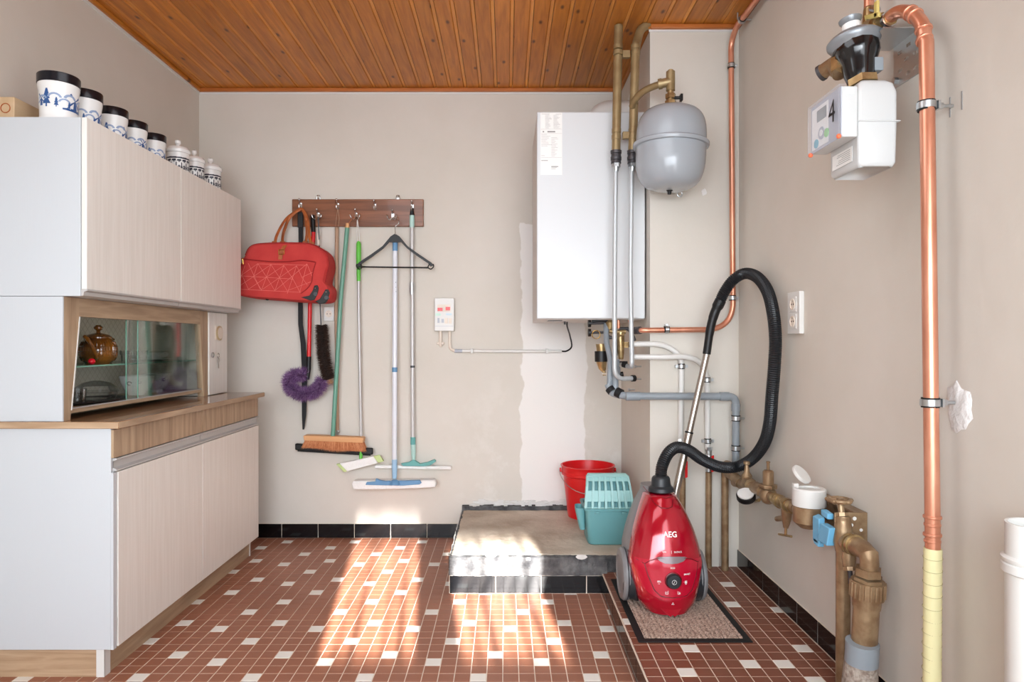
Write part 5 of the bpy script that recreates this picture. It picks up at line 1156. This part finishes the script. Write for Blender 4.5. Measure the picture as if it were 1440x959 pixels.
# outlet and regulator
rgx, rgy = .966, 1.85
re_ = root('gas_regulator', 'grey domed gas pressure regulator with black body above the meter', 'regulator', (rgx, rgy, 1.84))
mk('nut', Geo().hexnut((rgx, 1.80, 1.842), (rgx, 1.805, 1.862), .040), M_brass, re_)
mk('body', Geo().lathe((rgx, 1.815, 1.862), [(.034, 0), (.040, .02), (.044, .05), (.052, .075), (.056, .085), (.056, .105), (.04, .108)], (-.0, .18, 1), 14), mat('glossy_black', (14, 14, 16), .16, coat=.6), re_, bevel=.002)
mk('side_boss', Geo().obox((rgx+.035, 1.80, 1.90), V((.012, 0, 0)), V((0, .014, 0)), V((0, 0, .018))), M_greyp, re_, bevel=.002)
dax = V((-.12, .10, 1)).normalized(); dc_ = V((rgx-.002, 1.842, 1.975))
mk('diaphragm', Geo().lathe(dc_, [(.05, -.012), (.058, -.010), (.066, 0), (.070, .006), (.070, .014), (.062, .022), (.045, .032), (.026, .036)], dax, 40), M_vgrey if False else mat('regulator_grey', (140, 144, 148), .3, .3), re_)
mk('spring_cup', Geo().lathe(dc_, [(.024, .034), (.022, .060), (.029, .068), (.030, .074), (.025, .076), (.023, .062), (.001, .062)], dax, 24), MATS['regulator_grey'], re_)
mk('cup_label', Geo().lathe(dc_, [(.0245, .037), (.0235, .059)], dax, 24, caps=False), M_paper, re_)
mk('outlet', Geo().tube([V((.935, 1.86, 1.905)), P(1172, 90, 1.89), P(1156, 102, 1.93)], [.024, .022, .022], 18), M_bronze2, re_, label='brass outlet tube'); mk('outlet_cap', Geo().tube([P(1157.5, 101, 1.927), P(1153, 104, 1.935)], .0235, 18), M_conn, re_)
mk('outlet_nut', Geo().tube([V((.935, 1.86, 1.905)), P(1182, 84, 1.87)], .028, 8), M_brass, re_)
ck = root('gas_cock', 'yellow brass gas cock joining the copper pipes beside the regulator', 'valve', G1(430, 100))
mk('body', Geo().tube([G1(425, 40, 1.03), G1(425, 110, 1.03)], [.018, .022], 14), M_brass, ck); mk('lever', Geo().obox(G1(435, 78, 1.0), V((.004, 0, 0)), V((0, .035, .012)), V((0, .002, .008))).obox(G1(455, 45, 1.0), V((.004, 0, 0)), V((0, .008, 0)), V((0, 0, .022))), mat('yellow_lever', (206, 186, 110), .45), ck, bevel=.002)
mk('union', Geo().tube([G1(445, 120, 1.03), G1(490, 112, 1.03), G1(525, 85, 1.03)], [.020, .027, .019], 8), M_brass, ck); mk('union_ring', Geo().tube([G1(508, 98, 1.03), G1(522, 86, 1.03)], .0225, 18), M_chrome, ck); mk('union_ring', Geo().tube([G1(475, 120, 1.03), G1(488, 112, 1.03)], .029, 18), M_brass, ck)
mk('link', Geo().tube([G1(445, 120, 1.03), V((1.0, 1.86, 1.93)), V((1.0, 1.84, 1.87))], .016, 12), M_bronze2, ck)
g = Geo().hexnut(G1(430, 42, 1.02), G1(462, 48, 1.02), .008); mk('screw', g, M_galv, ck)
tag(mk('copper_pipe', Geo().tube([G1(418, 35, 1.03), V((1.03, G1(418, 35, 1.03).y, ZC))], .0135, 18), M_copper), 'short copper pipe rising from the gas cock to the ceiling', 'pipe')
bk = root('wall_bracket', 'perforated galvanised bracket behind the gas cock', 'bracket', (XR, 1.84, 1.86))
y0, y1 = 1.765, 1.885
g = Geo().box(XR-.003, XR, y0, y1, 1.868, 1.985); p_ = mk('plate', g, M_galv, bk)
mk('shelf', Geo().box(1.0, XR-.003, y0, y1+.02, 1.985, 1.988), M_galv, bk)
for a_, b_ in ((.02, .02), (.05, .02), (.02, .06), (.06, .06), (.09, .09), (.05, .095), (.09, .04)):
    g = Geo().tube([V((XR-.0045, y0+a_-.006, 1.868+b_)), V((XR-.0045, y0+a_+.006, 1.868+b_))], .0045, 8, flat=1); g = Geo().obox(V((XR-.0034, y0+a_, 1.868+b_)), V((.0004, 0, 0)), V((0, .009, 0)), V((0, 0, .0045))); mk('slot', g, M_dirtyg, p_)
mk('bolt', Geo().hexnut((XR-.003, y1-.015, 1.885), (XR-.014, y1-.015, 1.885), .010), M_galv, bk)
# ================================================================== BUCKETS
bk_ = root('bucket', 'round red plastic bucket with wire handle on the concrete step', 'bucket', (.459, 3.755, ZP+.003))
c = V((.459, 3.755, ZP+.003)); rt, rb, hh = .148, .112, .29
pf = [(rb-.004, 0), (rb, .004), (rb+(rt-rb)*.84-.004, hh*.80), (rt*.99, hh*.82), (rt*1.0, hh*.87), (rt*.985, hh*.88), (rt*1.0, hh*.97), (rt*1.03, hh*.99), (rt*1.03, hh), (rt*.97, hh), (rt*.95, hh*.9), (rb-.006, .01), (.001, .01)]
mk('body', Geo().lathe(c, pf, n=48), M_red, bk_)
for s in (-1, 1): mk('ear', Geo().cyl(c+V((s*(rt+.001), 0, hh*.9)), c+V((s*(rt+.010), 0, hh*.9)), .012, 14), M_red, bk_)
pts = []
for k in range(19):
    a = PI*k/18; pts.append(c+V((-math.cos(a)*(rt+.012), -math.sin(a)*.125*1.05-.02*math.sin(a), hh*.9-math.sin(a)*.105)))
mk('wire_handle', Geo().tube(pts, .0022, 8), M_galv, bk_)
mb = root('mop_bucket', 'teal square mop bucket with light ribbed wringer in front of the red bucket', 'bucket', (.505, 3.31, ZP+.003))
zb0 = ZP+.003
def rrect(x0, x1, y0, y1, z, r, n=5):
    out = []
    for cx_, cy_, a0 in ((x1-r, y1-r, 0), (x0+r, y1-r, 90), (x0+r, y0+r, 180), (x1-r, y0+r, 270)):
        for k in range(n+1): a = math.radians(a0+90*k/n); out.append(V((cx_+r*math.cos(a), cy_+r*math.sin(a), z)))
    return out
def loft(rings, cap0=True, cap1=True, mi=0):
    g = Geo(); n = len(rings[0]); vs_ = [p for r_ in rings for p in r_]
    f = [(i*n+j, i*n+(j+1) % n, (i+1)*n+(j+1) % n, (i+1)*n+j) for i in range(len(rings)-1) for j in range(n)]
    if cap0: f.append(tuple(range(n))[::-1])
    if cap1: f.append(tuple(range((len(rings)-1)*n, len(rings)*n)))
    g.add(vs_, f, mi); return g
bx_0, bx_1, by_0, by_1 = .382, .622, 3.20, 3.42
def rr_(i, z, r=.025): return rrect(bx_0+i, bx_1-i, by_0+i, by_1-i, z, r)
mk('body', loft([rr_(.020, zb0), rr_(.014, zb0+.006), rr_(.002, zb0+.165), rr_(-.006, zb0+.168), rr_(-.006, zb0+.178), rr_(.004, zb0+.178), rr_(.018, zb0+.012)]), M_teal, mb, smooth=50)
g = loft([rrect(bx_0-.040, bx_0+.004, by_0+.05, by_0+.15, zb0+.168, .02), rrect(bx_0-.040, bx_0+.004, by_0+.05, by_0+.15, zb0+.150, .02), rrect(bx_0-.020, bx_0+.006, by_0+.06, by_0+.14, zb0+.06, .012)][::-1], True, False); mk('pouring_lip', g, M_teal, mb)
# wringer: slanted ribbed press, wider at the bottom
Yb_, Yt_ = by_0+.012, by_0+.055; zw0, zw1 = zb0+.172, zb0+.322
def wp_(u, v_, d=0.0):     # u -1..1, v 0..1, d depth behind the front
    hw = .116-.017*v_; y = Yb_+(Yt_-Yb_)*v_+d+ (.018*max(0, v_-.82)/.18); return V(((bx_0+bx_1)/2-.003+u*hw, y, zw0+(zw1-zw0)*v_))
wr_ = mk('wringer_back', Geo().prism([wp_(-1, 0, .034), wp_(1, 0, .034), wp_(1, .99, .034), wp_(-1, .99, .034)], (0, .004, 0)), M_teal, mb)
g = Geo(); 
for v0, v1 in ((0, .05), (.22, .56), (.84, 1.0)):
    g.prism([wp_(-1, v0, .01), wp_(1, v0, .01), wp_(1, v1, .01), wp_(-1, v1, .01)], (0, .006, 0))
mk('wringer_plate', g, M_teal2, mb, bevel=.001)
for k in range(8):
    u = -1+2*k/7; wd = .10; g = Geo()
    for v0, v1 in ((0, .35), (.35, .7), (.7, 1)):
        g.prism([wp_(u-wd/2, v0), wp_(u+wd/2, v0), wp_(u+wd/2, v1), wp_(u-wd/2, v1)], (0, .030, 0))
    mk('rib', g, M_teal2, mb, smooth=0)
g = Geo().prism([wp_(-1.04, .96, .0), wp_(1.04, .96, .0), wp_(.97, 1.05, .004), wp_(-.97, 1.05, .004)], (0, .035, 0)); mk('wringer_top', g, M_teal2, mb, bevel=.004)
g = Geo().prism([wp_(-1.0, -.02, -.003), wp_(1.0, -.02, -.003), wp_(1.0, .03, -.003), wp_(-1.0, .03, -.003)], (0, .035, 0)); mk('wringer_bar', g, M_teal2, mb, bevel=.002)
for u in (-.55, .55): mk('clip', Geo().obox(wp_(u, -.08, -.022), V((.011, 0, 0)), V((0, .004, 0)), V((0, 0, .006))), M_teal, mb, bevel=.002)
# ================================================================== MAT AND VACUUM
mx0, mx1, my0, my1 = .466, .870, 2.346, 2.97; zm = ZU+.0005
dm = root('door_mat', 'brown ribbed doormat with black rubber edge under the vacuum cleaner', 'mat', ((mx0+mx1)/2, (my0+my1)/2, zm))
mk('rubber_base', Geo().box(mx0, mx1, my0, my1, zm, zm+.004), M_rub, dm, bevel=.0015)
g = Geo(); nx, ny = 130, 190; vs_ = []; b0 = .026
for j in range(ny+1):
    for i in range(nx+1):
        x = mx0+b0+(mx1-mx0-2*b0)*i/nx; y = my0+b0+(my1-my0-2*b0)*j/ny; e = i in (0, nx) or j in (0, ny)
        vs_.append(V((x+R.uniform(-.0008, .0008), y+R.uniform(-.0008, .0008), zm+.0035 if e else zm+.0065+.0022*math.sin(2*PI*(x-mx0)/.0185)+R.uniform(-.0016, .0016))))
g.add(vs_, [(j*(nx+1)+i, j*(nx+1)+i+1, (j+1)*(nx+1)+i+1, (j+1)*(nx+1)+i) for j in range(ny) for i in range(nx)])
mk('pile', g, M_matp, dm, smooth=0, kind='stuff')
VX_ = .631; zf_ = zm+.010
tab = [(.108, .082, 2.546), (.122, .104, 2.541), (.157, .1185, 2.537), (.215, .1345, 2.541), (.290, .1465, 2.548), (.356, .1325, 2.560), (.410, .1180, 2.577), (.459, .099, 2.600), (.500, .080, 2.626), (.530, .061, 2.655)]
def tabv(z, k):
    z = min(max(z, tab[0][0]), tab[-1][0])
    for a, b in zip(tab, tab[1:]):
        if a[0] <= z <= b[0]:
            t = (z-a[0])/(b[0]-a[0]); t = t; return a[k]+(b[k]-a[k])*t
    return tab[-1][k]
zs_ = [tab[0][0]+(tab[-1][0]-tab[0][0])*i/48 for i in range(49)]
def smooth_tab(z, k):
    return sum(tabv(z+d, k) for d in (-.014, -.007, 0, .007, .014))/5
DB = .105
def front(x, z, off=0.0):
    w_ = smooth_tab(z, 1); u = min(1, abs(x-VX_)/w_); return smooth_tab(z, 2)+DB*(1-(1-u**2.3)**(1/2.3))-off
def shell(z0, z1, u0, u1, off, nz=40, nu=40, ufun=None):
    g = Geo(); vs_ = []
    for i in range(nz+1):
        z = z0+(z1-z0)*i/nz; ua, ub = (u0, u1) if ufun is None else ufun(z)
        for j in range(nu+1):
            a = math.radians(90)*(ua+(ub-ua)*j/nu); s = math.sin(a); cth = math.cos(a)
            w_ = smooth_tab(z, 1)+off; x = VX_+w_*(abs(s)**(2/2.3))*(1 if s >= 0 else -1); y = smooth_tab(z, 2)+DB-(DB+off)*(abs(cth)**(2/2.3)); vs_.append(V((x, y, z)))
    g.add(vs_, [(i*(nu+1)+j, i*(nu+1)+j+1, (i+1)*(nu+1)+j+1, (i+1)*(nu+1)+j) for i in range(nz) for j in range(nu)]); return g
vc = root('vacuum_cleaner', 'red canister vacuum cleaner standing upright on the brown doormat', 'vacuum cleaner', (VX_, 2.72, zf_))
# red cover shell closed round the front
g = Geo(); rings = []
for z in zs_:
    r_ = []
    for j in range(33):
        a = math.radians(-90+180*j/32); s = math.sin(a); ct = max(0, math.cos(a)); w_ = smooth_tab(z, 1)
        r_.append(V((VX_+w_*(abs(s)**(2/2.3))*(1 if s >= 0 else -1), smooth_tab(z, 2)+DB*(1-ct**(2/2.3)), z)))
    yb = smooth_tab(z, 2)+DB+.012; w_ = smooth_tab(z, 1); r_ += [V((VX_+w_, yb, z)), V((VX_-w_, yb, z))]; rings.append(r_)
top = rings[-1]; tc_ = V((VX_, 2.70, .540)); rings.append([tc_.lerp(p+V((0, 0, .006)), .82) for p in top]); rings.append([tc_.lerp(p+V((0, 0, .006)), .4) for p in top])
mk('red_cover', loft(rings), M_vred, vc, smooth=45)
# grey back shell
g_r = []
for i, z in enumerate([.118, .14, .2, .26, .32, .38, .44, .49, .53, .555]):
    w_ = smooth_tab(z, 1)+.006; wb = max(.05, w_-.01); yf = smooth_tab(z, 2)+DB-.006; yb = 2.86+.03*math.sin((z-.1)/.45*PI)
    if z > .5: w_ *= .93
    r_ = []
    for k in range(24):
        a = 2*PI*k/24; ca, sa = math.cos(a), math.sin(a)
        r_.append(V((VX_+w_*(abs(ca)**.7)*(1 if ca >= 0 else -1), (yf+yb)/2+(yb-yf)/2*(abs(sa)**.7)*(1 if sa >= 0 else -1), z)))
    g_r.append(r_)
mk('grey_shell', loft(g_r), M_vgrey, vc, smooth=50)
# dark lower bumper sides
for s in (-1, 1):
    g = Geo().tube([V((VX_+s*.085, 2.68, .190)), V((VX_+s*.137, 2.705, .195))], .078, 24); mk('wheel_arch', g, M_vdark, vc, bevel=.006)
    x0 = VX_+s*.135; x1 = VX_+s*.166; rw = .104; zc = zf_+rw
    wv = mk('wheel', Geo().lathe((x0, 2.725, zc), [(rw*.9, 0), (rw, .006), (rw, .022), (rw*.93, .031), (rw*.72, .034), (rw*.68, .030), (rw*.25, .031), (.001, .032)], (s, 0, 0), 44), M_vgrey, vc)
    mk('tyre', Geo().ring((x0+s*.012, 2.725, zc), (1, 0, 0), rw-.003, .004, 44, 8), M_vdark, wv)
# lower control panel, slightly proud, with groove
def pz(py): return zat(py, 2.545)
def ctrl(z):
    zt_c = pz(791); zb_c = pz(842); t = (z-zb_c)/(zt_c-zb_c)
    ang = .50+.20*min(1, max(0, t*1.15)); 
    if t < .25: ang = .50*max(.05, (t/.25))**.45+.02
    return (-ang, ang)
cpn = mk('control_panel', shell(pz(843), pz(789), 0, 0, .0022, 40, 40, ctrl), mat('panel_red', (186, 12, 46), .22, .1, coat=.8), vc, smooth=45)
def sp(px, py, off=.003): # point on the front skin
    z = pz(py); x = VX_+(px-938.5)*2.552/F; return V((x, front(x, z, off), z))
def strip(pxs, r, m, name, par): return mk(name, Geo().tube([sp(a, b, .0030) for a, b in pxs], r*1.4, 6), m, par)
c4b = lambda x, y: (860+x*.3338, 580+y*.3338)
M_gr = mat('groove_red', (104, 4, 18), .4)
strip([c4b(*p) for p in ((76, 618), (100, 635), (128, 645), (150, 630), (180, 618))]+[c4b(*p) for p in ((240, 640), (300, 618), (330, 626), (358, 642), (380, 622))][1:], .0012, M_gr, 'groove', vc)
strip([c4b(*p) for p in ((128, 645), (140, 690), (165, 750), (190, 772), (240, 778), (300, 772), (325, 750), (345, 700), (356, 645))], .0014, M_gr, 'groove', vc)
strip([c4b(*p) for p in ((180, 392), (190, 412), (215, 424), (240, 425), (262, 420), (272, 396))], .0010, M_gr, 'latch_groove', vc)
strip([c4b(*p) for p in ((165, 362), (180, 382), (238, 388), (270, 384), (280, 368))], .0010, M_gr, 'latch_groove', vc)
def skin_poly(pxs, m, name, par, off=.0035):
    n = len(pxs); cx_ = sum(p[0] for p in pxs)/n; cy_ = sum(p[1] for p in pxs)/n; g = Geo(); vs_ = [sp(cx_, cy_, off)]
    for s in (.5, 1): vs_ += [sp(cx_+(p[0]-cx_)*s, cy_+(p[1]-cy_)*s, off) for p in pxs]
    f = [(0, 1+i, 1+(i+1) % n) for i in range(n)]+[(1+i, 1+n+i, 1+n+(i+1) % n, 1+(i+1) % n) for i in range(n)]; g.add(vs_, f); return mk(name, g, m, par)
lens = [(918, 785.6), (922, 784.4), (939.6, 783.6), (958, 784.2), (962, 785.6), (956, 790.5), (948, 792.8), (939.6, 793.4), (930, 792.8), (923.5, 790.2)]
skin_poly(lens, M_lens, 'indicator_window', vc)
kc = sp(941, 816.5, .002); kn = mk('knob', Geo().lathe(kc, [(.027, -.004), (.029, .002), (.0265, .004), (.0265, .012), (.024, .015), (.001, .016)], (0, -1, .0), 36), M_vdark, cpn)
mk('knob_recess', Geo().ring(kc, (0, 1, 0), .0305, .003, 36, 8), mat('deep_red', (120, 4, 22), .3), cpn)
g = Geo().ring(kc+V((0, -.0165, 0)), (0, 1, 0), .0085, .0008, 24, 6); g.tube([kc+V((-.003, -.0166, -.005)), kc+V((.003, -.0166, .005))], .0008, 6); mk('power_symbol', g, M_wtext, cpn)
def vtext(s, px, py, size, name, par, off=.0038, bold=0, slant=0):
    c = sp(px, py); 
    def mp_(u, v_):
        x = c.x+u+slant*v_; z = c.z+v_; return V((x, front(x, z, off), z))
    mk(name, tri_text(s, size, mp_, bold), M_wtext, par, smooth=0)
vtext('AEG', 939.8, 755.2, .028, 'logo', vc, .0012, .0006)
vtext('VX6', 929.8, 777.8, .0085, 'lettering', vc, .0012, .0001); vtext('|', 939.8, 777.8, .013, 'lettering', vc, .0012); vtext('SILENCE', 949, 777.9, .0085, 'lettering', vc, .0012, .0001)
vtext('ECO', 940.5, 799, .0085, 'lettering', cpn, .0032, .0002); vtext('SMART', 961, 808, .0085, 'lettering', cpn, .0032, .0002)
def icon(px, py, kind):
    c = sp(px, py, .0034); s = .0055; g = Geo(); q = V((0, -.0002, 0)); y = c.y
    def bar(x0, x1, z0, z1):
        X0_, X1_ = c.x+x0*s, c.x+x1*s; g.add([V((X0_, front(X0_, c.z, .0034), c.z+z0*s)), V((X1_, front(X1_, c.z, .0034), c.z+z0*s)), V((X1_, front(X1_, c.z, .0034), c.z+z1*s)), V((X0_, front(X0_, c.z, .0034), c.z+z1*s))], [(0, 1, 2, 3)])
    if kind == 0: bar(-1, 1, .7, 1); bar(-1, -.6, -.3, .7); bar(.6, 1, -.3, .7); bar(-.25, .25, -.2, .6); bar(-.6, .6, -1.3, -1); bar(1.3, 1.6, .1, .4)
    elif kind == 1: bar(-.8, .8, .7, 1); bar(-.8, .8, -.9, -.6); bar(-.8, -.5, -.6, .7); bar(.5, .8, -.6, .7); bar(-.4, .4, -.4, .5); bar(-.6, .6, -1.5, -1.25); bar(-1.6, -1.3, .1, .4)
    elif kind == 2: bar(-1, -.75, -1, .7); bar(.75, 1, -1, .7); bar(-1, 1, -1, -.75); bar(-1, -.2, .5, .7); bar(.2, 1, .5, .7); bar(-.3, .3, -.1, .1); bar(.8, 1.1, 1.1, 1.4)
    else: bar(-1, -.75, -1, .9); bar(-1, .6, .5, .7); bar(-.6, .9, -1, -.75); bar(-.5, .5, -.5, -.3); bar(.2, .9, -.6, .3); bar(-1.1, -.8, 1.1, 1.4)
    mk('icon', g, M_wtext, cpn, smooth=0)
icon(921, 818.5, 0); icon(959, 818.8, 1); icon(931.5, 832.5, 2); icon(948.7, 833, 3)
g = Geo(); c = sp(940, 848, .001)
for a in (90, 210, 330):
    d = V((math.cos(math.radians(a)), 0, math.sin(math.radians(a))))*.005; e = V((-d.z, 0, d.x))*.35
    g.prism([c+d*.4+e, c+d*.4-e, c+d-e*.7, c+d+e*.7], (0, -.0006, 0))
mk('symbol', g, M_wtext, vc, smooth=0)
# nose
nose = Geo().prism([sp(920, 853, .0)+V((0, .004, 0)), sp(957, 853, .0)+V((0, .004, 0)), V((VX_+.022, 2.528, .118)), V((VX_+.006, 2.520, .110)), V((VX_+.004, 2.522, .116)), V((VX_-.004, 2.522, .116)), V((VX_-.006, 2.520, .110)), V((VX_-.022, 2.528, .118))], (0, .03, -.002)); mk('nose', nose, M_vred, vc, bevel=.002)
# hose, connector, tube
hc_ = V((.6335, 2.725, .545))
mk('connector', Geo().lathe(hc_, [(.052, 0), (.050, .014), (.040, .022), (.037, .05), (.034, .056), (.030, .06)], (-.02, 0, 1), 28), M_vdark, vc)
hp = [hc_+V((-.001, 0, .045)), P(931, 656, 2.735), P(940, 637, 2.76), P(953, 629, 2.79), P(969, 633.5, 2.82), P(988, 646.5, 2.86), P(1012.7, 656.5, 2.89), P(1037, 656, 2.90), P(1059, 644, 2.84), P(1075, 622, 2.74), P(1082.5, 594, 2.66), P(1085.5, 557.6, 2.61), P(1089, 514, 2.58), P(1090.5, 476, 2.58), P(1087, 439, 2.62), P(1079, 409, 2.70), P(1065, 390, 2.80), P(1048, 384.5, 2.88), P(1032, 393, 2.92), P(1019, 410, 2.935), P(1010, 430, 2.94)]
hs_ = resample(spline(hp, 12), .0042)
mk('hose', Geo().tube(hs_, [.0236+(.0014 if k % 2 else -.0014) for k in range(len(hs_))], 14), M_hose, vc, smooth=0, label='black corrugated hose')
mk('hose_handle', Geo().tube(spline([P(1013, 423, 2.938), P(1005, 440, 2.945), P(999, 462, 2.948), P(993.6, 498, 2.95)], 6), [.0245]*4+[.0205]*5+[.0190]*5+[.0175]*5, 18), M_black, vc)
ta, tb = P(994.5, 495, 2.95), P(948, 702, 2.915); tm_ = ta.lerp(tb, .55)
mk('tube', Geo().tube([ta, tm_], .0148, 22), M_steel, vc, label='shiny steel suction tube'); mk('tube', Geo().tube([tm_, tb], .0172, 22), M_steel, vc, label='shiny steel suction tube')
d_ = (tb-ta).normalized(); mk('tube_collar', Geo().tube([tm_-d_*.004, tm_+d_*.003], .0182, 20), M_black, vc)
mk('tube_floor_end', Geo().tube([tb, tb+d_*.25], .0172, 20), M_steel, vc)
